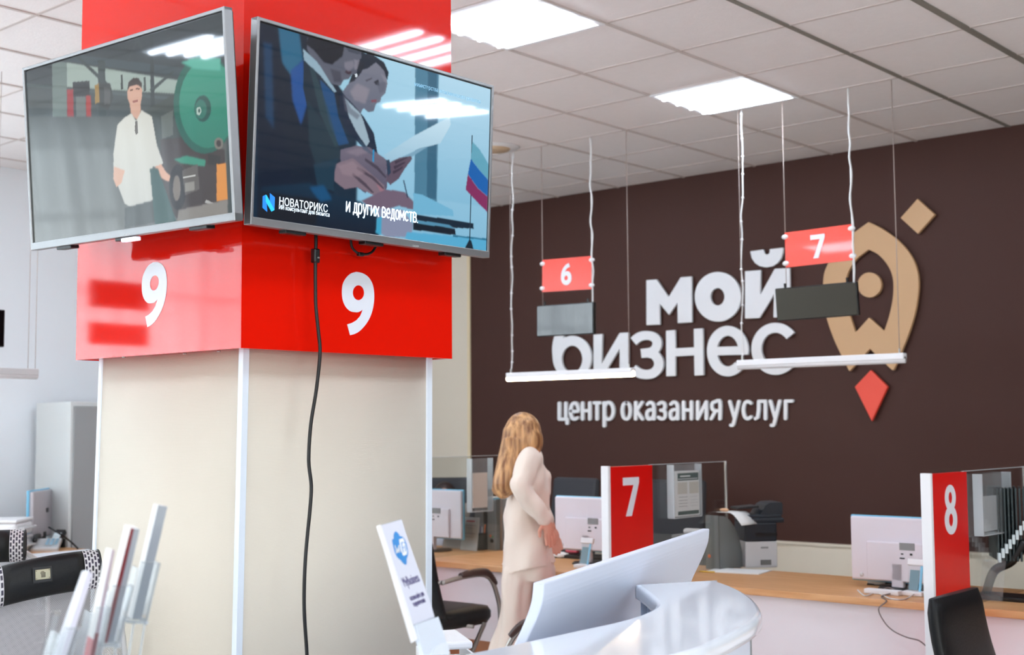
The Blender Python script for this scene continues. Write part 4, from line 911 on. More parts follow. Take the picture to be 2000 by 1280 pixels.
# middle desk bits: telephone, mouse, payment stand
def keyboard(px, py, w, rz, lab):
    p = onD(px, py); t = thing('keyboard', lab, 'keyboard', (p.x, p.y, ZD), rz, 'keyboards on the desk')
    lp('case', MB().box((0, 0, .010), (w, .14, .020), None, 0, .004), M_black, t)
    b = MB()
    for r in range(5):
        for k in range(14): b.box((-w/2+.02+k*(w-.04)/13, -.05+r*.025, .0215), ((w-.04)/14*.85, .019, .005))
    lp('keys', b, M_black, t)
def mouse(px, py, rz, lab, m=M_lgrey):
    p = onD(px, py); t = thing('computer_mouse', lab, 'mouse', (p.x, p.y, ZD), rz)
    lp('shell', MB().ball((0, 0, .014), (.055, .032, .022)), m, t); lp('base', MB().box((0, 0, .004), (.10, .056, .008), None, 0, .003), M_black, t); lp('wheel', MB().tube([(.03, -.003, .03), (.03, .003, .03)], .008, 12), M_black, t)
mouse(1716, 1143, .2, 'pale grey mouse left of the card terminal under the right monitor'); keyboard(1790, 1146, .42, -.02, 'black keyboard under the right monitor')
keyboard(1150, 1092, .40, -.02, 'black keyboard on the desk left of the red board 7'); mouse(1096, 1090, .3, 'white mouse on the desk right of the woman', M_white)
tag(MB().box(onD(1118, 1089)+ZV*.036, (.09, .03, .02), None, 0, .008).build('eyeglass_case', M_pink), 'pink case lying behind the keyboard near the woman', 'case')
def payment_stand(px, py, lab, labb):
    p = onD(px, py); t = thing('sign_holder', lab, 'stand', (p.x, p.y, ZD), -.05, 'clear tilted stands on the desk')
    R = Matrix.Rotation(-.25, 3, 'X'); lp('clear_plate', MB().box(R@Vector((0, 0, .075)), (.075, .004, .15), R), M_acry, t)
    lp('white_head', MB().box(R@Vector((0, -.002, .15)), (.09, .018, .03), R, 0, .004), M_white, t); lp('blue_strip', MB().box(R@Vector((.026, -.004, .07)), (.012, .003, .13), R), M_cyan, t)
    b = MB(); b.box(R@Vector((-.006, -.0035, .07)), (.045, .002, .09), R); lp('printed_card', b, mat('card_teal', (110, 140, 150), .4), t); lp('foot', MB().box((0, -.0, .010), (.10, .06, .02), None, 0, .004), M_white, t)
    return t
payment_stand(1140, 1110, 'small clear tilted stand with a printed card left of the red board 7', ''); payment_stand(1786, 1164, 'small clear tilted stand in front of the right monitor', '')
b = MB(); p = onD(1745, 1163); b.box(p+Vector((-.05, 0, .011)), (.17, .045, .022), None, 0, .004); t = tag(b.build('power_strip', M_white), 'white power strip at the front edge of the right desk', 'power strip')
cord = [onD(1717, 1160)+ZV*.006, onD(1735, 1157)+ZV*.02, onD(1748, 1161)+ZV*.01, onD(1722, 1168)+ZV*.006, Vector((onD(1714, 1177).x, YD-.006, ZD-.004))]
pl = YD-.012
for a, c in ((1716, 1190), (1727, 1215), (1745, 1233), (1770, 1245), (1795, 1252), (1812, 1266)): cord.append(ony(a, c, pl))
tag(MB().tube(bez(cord, 5), .0032, 6).build('desk_cable', mat('grey_cable', (120, 112, 110), .5)), 'thin grey cable drooping down the white front of the right desk', 'cable')
tag(MB().tube(bez([onD(1675, 1155)+ZV*.004, onD(1690, 1166)+ZV*.004, onD(1712, 1160)+ZV*.004, onD(1738, 1172)+ZV*.006, onD(1770, 1172)+ZV*.004, onD(1800, 1157)+ZV*.02], 5), .003, 6).build('desk_cable', M_cord), 'white cable curling on the worktop beside the grey mouse', 'cable')
tag(MB().tube(bez([onD(1140, 1070)+ZV*.10, onD(1150, 1085)+ZV*.03, onD(1165, 1090)+ZV*.004, onD(1178, 1100)+ZV*.004], 5), .003, 6).build('desk_cable', M_cable), 'black cable behind the keyboard left of the red board 7', 'cable')
# printer, magazine file, papers
p = onD(1479, 1112); R0 = math.radians(-4)
t = thing('multifunction_printer', 'dark blue and grey multifunction printer on the desk below the brown wall', 'printer', (p.x-.02, p.y-.16, ZD), R0)
q = onD(1473, 1106); t.location = (q.x, q.y+.02, ZD); t.rotation_euler.z = math.radians(48); t.scale = (.60, .60, .94)
lp('paper_cabinet', MB().box((0, 0, .075), (.30, .34, .15), None, 0, .008), M_lgrey, t)
lp('tray_handle', MB().box((.03, -.1715, .115), (.07, .003, .010)), M_grey, t)
lp('lower_slot', MB().box((.04, -.1715, .03), (.10, .003, .03)), mat('slot', (110, 110, 108), .6), t)
lp('body', MB().box((0, .0, .205), (.30, .34, .11), None, 0, .010), M_navy, t)
b = MB(); b.box((.035, .0, .272), (.37, .35, .028), None, 0, .008); b.box((.03, 0, .295), (.34, .33, .02), None, 0, .005); lp('scanner_bed', b, M_navy, t)
b = MB(); b.loft([[Vector((x_, s_*.13, z_)) for s_, (x_, z_) in [(-1, q) for q in pr]+[(1, q) for q in pr[::-1]]] for pr in [[(-.02, .305), (.205, .305), (.205, .37), (.19, .375), (.09, .372), (.04, .34)]]]+[]) if False else None
pr = [(.0, .304), (.215, .304), (.218, .365), (.205, .376), (.10, .374), (.06, .36), (.02, .325)]
b.prism([pr], (Vector((0, -.15, 0)), XV, ZV, -YV), -.30, 0); lp('document_feeder', b, M_navy, t)
b = MB(); b.box((-.10, 0, .345), (.20, .24, .012), Matrix.Rotation(-.05, 3, 'Y'), 0, .003); lp('feeder_tray', b, M_black, t)
lp('output_slot', MB().box((.05, -.1712, .19), (.20, .003, .02)), M_black, t)
pf = onD(1383, 1112)
t = thing('magazine_file', 'grey magazine file with a curved side left of the printer', 'file holder', (pf.x+.03, pf.y, ZD), math.radians(-3))
pr = [(0, 0), (.22, 0), (.215, .08), (.19, .16), (.15, .22), (.10, .265), (.05, .285), (0, .29)]
b = MB(); b.prism([pr], (Vector((-.045, 0, 0)), YV, ZV, XV), 0, .004); b.prism([pr], (Vector((.045, 0, 0)), YV, ZV, XV), -.004, 0)
b.bb((-.045, -.0, 0), (.045, .004, .29)); b.bb((-.045, 0, 0), (.045, .22, .004)); lp('holder', b, M_grey2, t); lp('label_dot', MB().ball((-.02, -.002, .07), (.010, .004, .010)), M_orange, t)
tag(MB().box((pf.x+.035, pf.y+.10, ZD+.105), (.055, .16, .19), Matrix.Rotation(math.radians(-3), 3, 'Z'), 0, .003).build('folder', M_lgrey), 'pale folders packed inside the grey magazine file', 'folder')
b = MB()
def drape(u, v): return Vector((pf.x+.02+u*.16, pf.y+.06+v*.16, ZD+.305-.10*max(0, u-.55)**1.5*2.2))
b.grid(drape, 14, 2); o = tag(b.build('paper_sheet', M_paper), 'white sheet draped over the top of the magazine file towards the printer', 'paper', 'loose sheets by the printer')
so = o.modifiers.new('s', 'SOLIDIFY'); so.thickness = .002
tag(MB().ball((pf.x+.06, pf.y+.08, ZD+.317), (.028, .02, .010)).build('eraser', mat('tan_eraser', (226, 178, 140), .6)), 'small tan item lying on top of the draped sheet', 'eraser')
p = onD(1442, 1117); tag(MB().box(p+ZV*.003, (.30, .21, .004), Matrix.Rotation(.2, 3, 'Z')).build('paper_sheet', M_paper), 'white sheets lying on the worktop in front of the printer', 'paper', 'loose sheets by the printer')
p = onD(1376, 1119); tag(MB().tube([p+Vector((-.03, 0, .005)), p+Vector((.05, .02, .005))], .004, 6).build('pencil', M_yellow), 'yellow pencil on the worktop right of the white curved screen', 'pencil')
p = onD(1350, 1086)
tag(MB().bb((p.x-.12, max(p.y-.03, YDB+.01), 0), (p.x+.10, p.y+.40, ZD+.122), 0, .004).build('filing_pedestal', M_grey), 'grey filing pedestal behind the desk under the white stapler', 'cabinet')
tag(MB().box((p.x, p.y+.04, ZD+.142), (.14, .05, .034), None, 0, .014).build('stapler', M_white), 'white stapler-like device just above the curved screen', 'stapler')

# flip display with index tabs at the far right
p = onD(1960, 1172); base = Vector((-2.17, 5.84, ZD))
t = thing('flip_display', 'dark flip display with stepped pale index tabs behind the glass at the right edge', 'display stand', base)
b = MB(); b.tube(bez([(-.12, .0, .02), (-.08, 0, .12), (0, 0, .17), (.06, 0, .26)], 6), .02, 10); b.box((-.04, 0, .01), (.24, .16, .02), None, 0, .005); lp('arm', b, M_black, t)
for k in range(16):
    R = Matrix.Rotation(math.radians(30-1.6*k), 3, 'Z'); o_ = Vector((-.045+.0155*k, -.03+.003*k, .33))
    o = lp('display_panel', MB().box(o_+R@Vector((.0, .12, 0)), (.009, .24, .32), R, 0, .002), M_dgreen, t)
    z = -.145+.0205*k
    ob = lp('index_tab', MB().box(o_+R@Vector((0, -.008, z)), (.012, .03, .04), R), M_tab, o)
tag(MB().box((-2.22, 5.74, ZD+.09), (.10, .004, .18), Matrix.Rotation(-.3, 3, 'X')).build('table_sign', M_acry), 'clear acrylic table sign below the flip display', 'table sign')
tag(MB().bb((-2.0, 5.66, ZD+.001), (-1.86, 5.80, ZD+.03)).build('calculator', M_black), 'black calculator on the worktop at the right edge', 'calculator')

# ================================================================== chairs
def visitor_chair(lab, arms=True):
    t = thing('visitor_chair', lab, 'chair', group='black leather visitor chairs')      # faces local +Y, seat centre at the origin
    b = MB(); zs = .50
    def seat(u, v):
        x_ = (u-.5)*.48; y_ = -.23+v*.47; e = 1-abs(2*u-1)**4; f_ = 1-abs(2*v-1)**6; return Vector((x_, y_, zs+.035*e*f_-(.02 if v > .8 else 0)*(v-.8)*5))
    b.grid(seat, 12, 12); b.grid(lambda u, v: Vector(((u-.5)*.46, -.22+v*.45, zs-.045)), 2, 2)
    ring = lambda sc, z: [Vector((math.copysign(abs(math.cos(a))**.35, math.cos(a))*.24*sc, .005+math.copysign(abs(math.sin(a))**.35, math.sin(a))*.235*sc, z)) for a in [2*PI*k/32 for k in range(32)]]
    b = MB(); b.loft([ring(.93, zs-.05), ring(1, zs-.02), ring(1, zs+.01), ring(.94, zs+.035), ring(.7, zs+.045)]); lp('seat', b, M_leath, t)
    b = MB(); prof = []
    rg = []
    for k in range(9):
        v = k/8; z = zs+.0+v*.41; y_ = -.185-.10*v-.02*math.sin(v*PI); w = .245-.02*v**3; th = .035 if 0 < k < 8 else .02
        if k == 8: z -= .0
        rg.append([Vector((math.copysign(abs(math.cos(a))**.4, math.cos(a))*w, y_+math.copysign(abs(math.sin(a))**.7, math.sin(a))*th, z)) for a in [2*PI*q/28 for q in range(28)]])
    b.loft(rg); lp('backrest', b, M_leath, t)
    for s in ((-1, 1) if arms else ()):
        x_ = s*.265
        b = MB(); b.tube(bez([(x_, -.245, .70), (x_, -.05, .715), (x_, .12, .70), (x_, .20, .60), (x_, .23, .45), (x_, .235, .02)], 6), .0125, 8); b.tube([(x_, -.22, .70), (x_*.86, -.25, .70)], .011, 8)
        b.tube([(x_, .235, .02), (x_, .235, 0)], .016, 8); lp('arm_frame', b, M_chrome, t)
        lp('leg', MB().tube([(x_*.98, .10, .46), (x_, -.26, .005)], .0125, 8), M_chrome, t)
        b = MB(); cp = bez([(x_, -.10, .722), (x_, .02, .728), (x_, .12, .715), (x_, .185, .655)], 6); b.tube(cp, [.016+.006*math.sin(PI*i/(len(cp)-1)) for i in range(len(cp))], 10); lp('armrest', b, M_dwood, t)
    b = MB(); b.tube([(-.265, .0, .455), (.265, .0, .455)], .010, 8); lp('seat_rail', b, M_chrome, t)
    if not arms:
        for s in (-1, 1):
            for y_ in (-.2, .2): lp('leg', MB().tube([(s*.2, y_*.8, .46), (s*.22, y_, 0)], .013, 8), M_chrome, t)
    return t
vc = visitor_chair('black leather visitor chair between the pillar and the standing woman'); vc.scale = (1, 1, 1.02)
def put(o, px, py, D, rz): q = atd(px, py, D); o.location = (q.x, q.y, 0); o.rotation_euler = (0, 0, rz)
put(vc, 850, 1210, 7.0, math.radians(3))
v2 = copytree(vc); v2['label'] = 'black visitor chair mostly hidden by the white curved screen, its dark arm showing'; put(v2, 1108, 1250, 5.8, math.radians(115)); v2.scale = (1, 1, .93)
v3 = visitor_chair('black high-backed chair without arms at the lower right corner', False); put(v3, 2020, 1200, 4.62, math.radians(-88)); v3.scale = (1, 1, .97)

def task_chair(lab, plate=True):
    t = thing('mesh_office_chair', lab, 'chair', group='grey mesh office chairs')         # faces local +Y; we see its back
    M_m = mesh_cloth('chair_mesh', (172, 170, 173), 84*2*PI, .22)
    b = MB()
    def back(u, v):
        x_ = (u-.5)*.50*(1-.25*max(0, v-.72)**2*8-.05*v); return Vector((x_, -.03+.05*(2*u-1)**2-.03*math.cos(v*3), .52+v*.56-.05*(2*u-1)**4*(v > .5)*(v-.5)*2))
    b.grid(back, 30, 30, 0, True, True); lp('backrest_mesh', b, M_m, t)
    b = MB(); edge = [back(0, k/12) for k in range(13)]+[back(k/12, 1) for k in range(1, 13)]+[back(1, 1-k/12) for k in range(1, 13)]+[back(1-k/12, 0) for k in range(1, 12)]; edge.append(edge[0])
    b.tube(edge, .009, 8); lp('back_frame', b, M_lgrey, t)
    # headrest: a rolled cushion, black between two silver mesh ends
    def rr(x_, sc=1.0): 
        bow = -.03+.10*(x_/.17)**2*.17; dz = -.012*(x_/.17)**2+.08*x_
        return [Vector((x_, bow+.035*sc*math.cos(a), 1.085+dz+.058*sc*math.sin(a))) for a in [2*PI*k/24 for k in range(24)]]
    b = MB(); b.loft([rr(x_) for x_ in [-.115+.23*k/10 for k in range(11)]], 0); h = lp('headrest', b, M_leath, t)
    M_e = brick_mesh()
    for s in (-1, 1):
        b = MB()
        def en(u, v, s=s): x_ = s*(.114+.048*u); sc = 1.005-.05*u**3; return rr(x_, sc)[0]*0+Vector((x_, rr(x_)[0].y-.035+.035*sc*math.cos(2*PI*v), 1.085-.012*(x_/.17)**2+.08*x_+.058*sc*math.sin(2*PI*v)))
        b.grid(en, 8, 28, 0, True, 2); b.loft([rr(s*.112, .97), rr(s*.163, .93)], 1); lp('headrest_end', b, [M_e, M_black], t, 'silver mesh end of the black headrest')
        b = MB(); b.tube(rr(s*.163, .96)+[rr(s*.163, .96)[0]], .004, 6); lp('piping', b, M_black, h)
    if plate:
        lp('badge_base', MB().box((-.01, -.067, 1.095), (.056, .006, .046), None, 0, .003), M_black, h)
        b = MB(); b.box((-.01, -.0715, 1.097), (.042, .003, .029), None, 0, .001); lp('badge', b, M_gold2, h, 'small metal badge plate on the headrest')
        b = MB()
        for sx in (-1, 1):
            for sz in (-1, 1): b.ball((-.01+sx*.018, -.0733, 1.097+sz*.011), .0014, 0, 6, 5)
        b.box((-.009, -.0734, 1.0955), (.012, .001, .014), None, 0, .0); b.ball((-.011, -.073, 1.101), (.006, .001, .0055)); lp('badge_crest', b, mat('crest_dark', (110, 104, 88), .3, metal=.8), h)
    lp('headrest_post', MB().tube([(0, .02, .98), (0, .02, 1.06)], .010, 8), M_lgrey, t)
    b = MB(); b.tube(bez([(0, -.05, .72), (0, -.06, .66), (0, -.05, .58), (0, .05, .44)], 5), .022, 8); lp('spine', b, M_black, t)
    lp('seat', MB().box((0, .28, .47), (.50, .48, .07), None, 0, .03), M_leath, t)
    for s in (-1, 1):
        b = MB(); b.tube(bez([(s*.26, .3, .46), (s*.30, .28, .55), (s*.30, .26, .68)], 4), .014, 8); b.box((s*.30, .27, .69), (.07, .25, .025), None, 0, .01); lp('armrest', b, M_black, t)
    lp('gas_column', MB().tube([(0, .28, .10), (0, .28, .44)], .028, 12), M_chrome, t)
    for k in range(5):
        a = 2*PI*k/5+.3; e_ = Vector((.30*math.cos(a), .28+.30*math.sin(a), .07)); l = lp('base_arm', MB().tube([(0, .28, .11), e_], [.025, .014], 8), M_chrome, t)
        lp('caster', MB().tube([e_+Vector((0, -.012, -.04)), e_+Vector((0, .012, -.04))], .03, 12), M_black, l)
    return t
tc = task_chair('grey mesh office chair with a black headrest and metal badge, left of the pillar')
q = atd(118, 1128, 3.85); tc.location = (q.x, q.y, -.005); tc.rotation_euler = (0, math.radians(-3), YAW+math.radians(33))
tc2 = copytree(tc); tc2['label'] = 'second mesh office chair cut off by the left edge, behind the badged one'
q = atd(-45, 1095, 4.7); tc2.location = (q.x, q.y, 0); tc2.rotation_euler = (0, 0, YAW+math.radians(15))

# chair of the seated clerk and one behind the glass of counter 7
def staff_chair(x_, y_, rz, lab):
    t = thing('staff_chair', lab, 'chair', (x_, y_, 0), rz, 'dark staff chairs behind the desk')
    b = MB(); b.box((0, -.24, .86), (.44, .06, .56), Matrix.Rotation(.12, 3, 'X'), 0, .028); lp('backrest', b, mat('charcoal_fabric', (58, 60, 66), .8), t)
    lp('seat', MB().box((0, .03, .47), (.48, .46, .08), None, 0, .03), MC['charcoal_fabric'], t); lp('gas_column', MB().tube([(0, .03, .08), (0, .03, .44)], .025, 10), M_chrome, t)
    for k in range(5): a = 2*PI*k/5; lp('base_arm', MB().tube([(0, .03, .09), (.28*math.cos(a), .03+.28*math.sin(a), .04)], [.022, .03], 8), M_black, t)
    for s in (-1, 1): lp('armrest', MB().box((s*.27, .05, .68), (.06, .24, .03), None, 0, .01), M_black, t)
q = atd(1292, 1020, 8.75); staff_chair(q.x, q.y, PI+.2, 'dark staff chair seen through the glass beside the red board 7')
q = atd(1075, 1000, 9.3); staff_chair(q.x, q.y, PI-.1, 'dark staff chair between the standing woman and the middle monitor')

# ================================================================== left corner: cabinet, desk, monitor, phone
cabx = ony(138, 785, 4.70).x; cz_ = ony(138, 785, 4.70).z
t = thing('metal_cabinet', 'tall grey metal cabinet by the white wall left of the pillar', 'cabinet', (cabx, 4.7, 0))
MB().bb((cabx-.45, 4.70, 0), (cabx, 5.6, cz_), 0, .004).build('body', mat('cabinet_lit_side', (214, 217, 216), .6), t)  # body coloured lighter than the doors, standing for window light on its side
for k in (0, 1): 
    dd = MB().bb((cabx+.001, 4.72+.435*k, .06), (cabx+.018, 4.72+.435*k+.43, cz_-.03), 0, .002).build('door', mat('cabinet_grey', (150, 152, 152), .6), t)
    MB().bb((cabx+.019, 5.12+.05*k, 1.0), (cabx+.03, 5.135+.05*k, 1.12)).build('handle', M_chrome, dd)
LX = -7.72
t = thing('side_desk', 'beech desk with a white edge and grey drawers by the left wall', 'desk', (LX, 3.6, 0))
MB().bb((XL+.35, 2.6, ZD-.03), (LX-.03, 4.66, ZD)).build('worktop', M_wood, t)
MB().bb((LX-.03, 2.6, ZD-.085), (LX, 4.66, ZD+.002), 0, .006).build('edge_fascia', M_trim, t)
ped = MB().bb((LX-.55, 4.1, 0), (LX-.03, 4.64, ZD-.09)).build('pedestal', M_grey, t)
for k in range(3):
    dr = MB().bb((LX-.029, 4.11, .08+.18*k), (LX-.012, 4.63, .08+.18*k+.17), 0, .002).build('drawer', M_grey, t)
    MB().bb((LX-.012, 4.28, .08+.18*k+.09), (LX+.004, 4.46, .08+.18*k+.105), 0, .004).build('handle', M_lgrey, dr)
MB().bb((XL+.4, 2.62, 0), (LX-.05, 2.64, ZD-.03)).build('side_panel', M_white, t)
q = onz(82, 1068, ZD); 
t = thing('computer_monitor', 'monitor seen from the side on the left desk, in front of the grey cabinet', 'monitor', (q.x, q.y, ZD), math.radians(134), 'computer monitors seen from behind')
hh = .33
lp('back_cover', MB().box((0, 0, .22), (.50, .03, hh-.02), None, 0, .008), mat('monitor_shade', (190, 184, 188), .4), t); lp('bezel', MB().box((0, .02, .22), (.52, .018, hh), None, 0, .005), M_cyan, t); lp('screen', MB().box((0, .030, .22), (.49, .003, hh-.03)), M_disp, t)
lp('port', MB().box((.05, -.016, .24), (.05, .003, .03)), M_black, t); lp('stand', MB().box((0, .0, .05), (.06, .04, .10), None, 0, .006), M_black, t); lp('base', MB().tube([(0, 0, 0), (0, 0, .012)], .09, 24), M_black, t)
q = onz(112, 1071, ZD); t = thing('card_terminal', 'card payment terminal on the left desk beside the monitor', 'card terminal', (q.x, q.y, ZD), .6)
lp('case', MB().box((0, 0, .06), (.07, .15, .035), Matrix.Rotation(.7, 3, 'X'), 0, .008), M_black, t); lp('screen', MB().box((0, -.012, .083), (.05, .05, .002), Matrix.Rotation(.7, 3, 'X')), M_tab, t); lp('stand', MB().box((0, .03, .03), (.08, .02, .06), None, 0, .004), M_black, t)
q = onz(88, 1074, ZD); t = thing('desk_telephone', 'grey desk telephone in front of the left monitor', 'telephone', (q.x+.05, q.y-.02, ZD), .9)
lp('body', MB().box((0, 0, .03), (.17, .18, .035), Matrix.Rotation(.3, 3, 'X'), 0, .008), M_lgrey, t); lp('handset', MB().tube(bez([(-.06, -.08, .07), (-.065, 0, .09), (-.06, .08, .09)], 5), .016, 8), M_black, t)
b = MB()
for r in range(4):
    for k in range(3): b.box((.01+.028*k, -.05+.028*r, .045+.008*r), (.018, .018, .004))
lp('keypad', b, M_cyan, t)
tag(MB().tube(bez([onz(95, 1030, ZD+.15), onz(120, 1045, ZD+.10), onz(140, 1060, ZD+.04), onz(152, 1072, ZD+.006)], 6), .006, 6).build('desk_cable', M_cable), 'black cable arching over the left desk behind the card terminal', 'cable')
for k, (px, py, zz, lab) in enumerate(((22, 1062, .0, 'lowest white printer on the left desk, under another'), (28, 1062, .145, 'upper white printer on the left desk, stacked on another'))):
    q = onz(px, py+4, ZD); t = thing('office_printer', lab, 'printer', (atd(-12, 1080, 8.3).x, atd(-12, 1080, 8.3).y, ZD+zz*.76), 0.75, 'white printers on the left desk')
    lp('body', MB().box((0, 0, .045), (.38, .32, .085), None, 0, .02), M_white, t); lp('lid', MB().box((0, 0, .097), (.39, .33, .02), None, 0, .01), M_white, t); lp('output_tray', MB().box((.17, 0, .05), (.12, .24, .015), None, 0, .004), M_lgrey, t)

# ================================================================== reception counter with curved screen
ZT = CZ-.42
rc = thing('reception_counter', 'white curved reception counter with a glossy rounded top in the foreground', 'counter', (-1.6, 2.4, 0))
inner_px = [(900, 1278), (1000, 1258), (1130, 1230), (1200, 1215), (1250, 1200), (1277, 1186), (1280, 1176), (1270, 1165), (1254, 1152), (1240, 1142)]
outer_px = [(1397, 1133), (1440, 1149), (1472, 1169), (1487, 1190), (1484, 1203), (1460, 1222), (1400, 1252), (1330, 1278)]
inn = [onz(a, c, ZT) for a, c in inner_px]; out = [onz(a, c, ZT) for a, c in outer_px]
xi, xo = inn[0].x, out[-1].x
start_in = [Vector((xi, .2, ZT)), Vector((xi, 1.0, ZT))]; end_out = [Vector((xo+.015, 1.5, ZT)), Vector((xo+.02, .9, ZT)), Vector((xo+.02, .2, ZT))]
Lp = bez(start_in+inn, 4)+bez(out+end_out, 4)
poly = [(q.x, q.y) for q in Lp]
def inset(poly, d):
    n = len(poly); r = []
    area = sum(poly[i][0]*poly[(i+1) % n][1]-poly[(i+1) % n][0]*poly[i][1] for i in range(n)); sg_ = 1 if area > 0 else -1
    for i in range(n):
        a, b_, c = Vector(poly[i-1]), Vector(poly[i]), Vector(poly[(i+1) % n]); t = (c-a)
        if t.length < 1e-6: r.append(poly[i]); continue
        t.normalize(); nn = Vector((-t.y, t.x))*sg_; r.append((b_.x+nn.x*d, b_.y+nn.y*d))
    return r
FT = (Vector((0, 0, 0)), XV, YV, ZV)
levels = [(-.038, .004), (-.036, .0015), (-.028, .0), (-.014, .0), (-.006, .002), (-.002, .006), (0, .012)]
b = MB(); rings = [[Vector((x_, y_, ZT+dz)) for x_, y_ in inset(poly, d)] for dz, d in levels]
n_ = len(poly); vs = [q for r in rings for q in r]
b.add(vs, [(i*n_+j, i*n_+(j+1) % n_, (i+1)*n_+(j+1) % n_, (i+1)*n_+j) for i in range(len(rings)-1) for j in range(n_)], 0, True)
for r, z in ((inset(poly, levels[-1][1]), ZT), (inset(poly, levels[0][1]), ZT-.038)):
    tri = tessellate_polygon([[Vector((x_, y_, 0)) for x_, y_ in r]]); b.add([Vector((x_, y_, z)) for x_, y_ in r], [tuple(t) for t in tri], 0, False)
b.build('counter_top', M_glossw, rc)
pin = inset(poly, .028)
b = MB(); b.prism([pin], FT, 0.0, ZT-.039); 
o = b.build('counter_body', M_satinw, rc)
q = onz(1481, 1230, .9); 
gap = [p_ for p_ in pin if p_[1] > 2.35 and p_[0] > -1.62]
if gap:
    g_ = max(gap, key=lambda p_: p_[0]*.75+p_[1]*.66); MB().box((g_[0]+.001, g_[1]+.001, .53), (.005, .005, .98)).build('panel_seam', M_grey, rc)
lower = MB().bb((xi-.62, .3, CZ-.79), (xi-.02, 2.1, CZ-.76)); lower.build('inner_worktop', M_glossw, rc)
MB().bb((xi-.60, .32, 0), (xi-.58, 2.08, CZ-.79)).build('inner_panel', M_satinw, rc)
# curved screen panel
zp = CZ-.33; A = onz(1063, 1139, zp); B = onz(1386, 1033, zp); dd = (B-A); dd.z = 0; LN = dd.length; dd.normalize(); nl_ = Vector((-dd.y, dd.x, 0))   # away to the left
prof = [(0, 0), (.04, .0045), (.08, .019), (.12, .038), (.17, .062), (.25, .09), (.40, .115), (.65, .12), (.95, .10), (1.165, .09)]
pc = [(p_.x, p_.y) for p_ in bez([(a, c, 0) for a, c in prof], 4)]
th = .026
b = MB()
n2 = len(pc)
def pt(s, k, side): dz, off = pc[k]; return A+dd*s+nl_*(off+side*th)-ZV*dz
for s0 in (0,):
    vs = [pt(s, k, sd) for s in (0, LN) for sd in (0, 1) for k in range(n2)]
    I = lambda e, sd, k: (e*2+sd)*n2+k
    fs = []
    for k in range(n2-1):
        fs += [(I(0, 0, k), I(0, 0, k+1), I(1, 0, k+1), I(1, 0, k)), (I(0, 1, k), I(1, 1, k), I(1, 1, k+1), I(0, 1, k+1)), (I(0, 0, k), I(0, 1, k), I(0, 1, k+1), I(0, 0, k+1)), (I(1, 0, k), I(1, 0, k+1), I(1, 1, k+1), I(1, 1, k))]
    fs += [(I(0, 0, 0), I(1, 0, 0), I(1, 1, 0), I(0, 1, 0)), (I(0, 0, n2-1), I(0, 1, n2-1), I(1, 1, n2-1), I(1, 0, n2-1))]
    b.add(vs, fs, 0, False)
cs = thing('curved_screen', 'white curved screen panel rising behind the counter top, in front of the woman', 'screen panel', (A.x, A.y, 0))
o = b.build('panel', M_satinw, cs); bv = o.modifiers.new('b', 'BEVEL'); bv.width = .004; bv.segments = 2; bv.limit_method = 'ANGLE'
q = onz(1240, 1139, ZT); b = MB(); b.tube(bez([q+Vector((-.015, -.01, -.03)), q+Vector((-.028, -.005, -.01)), q+Vector((-.02, .01, .012)), q+Vector((-.0, .02, .014))], 5), .005, 6); tag(b.build('sealant_bead', mat('sealant', (196, 188, 176), .6)), 'beige bead of sealant where the counter top meets the curved screen', 'sealant')

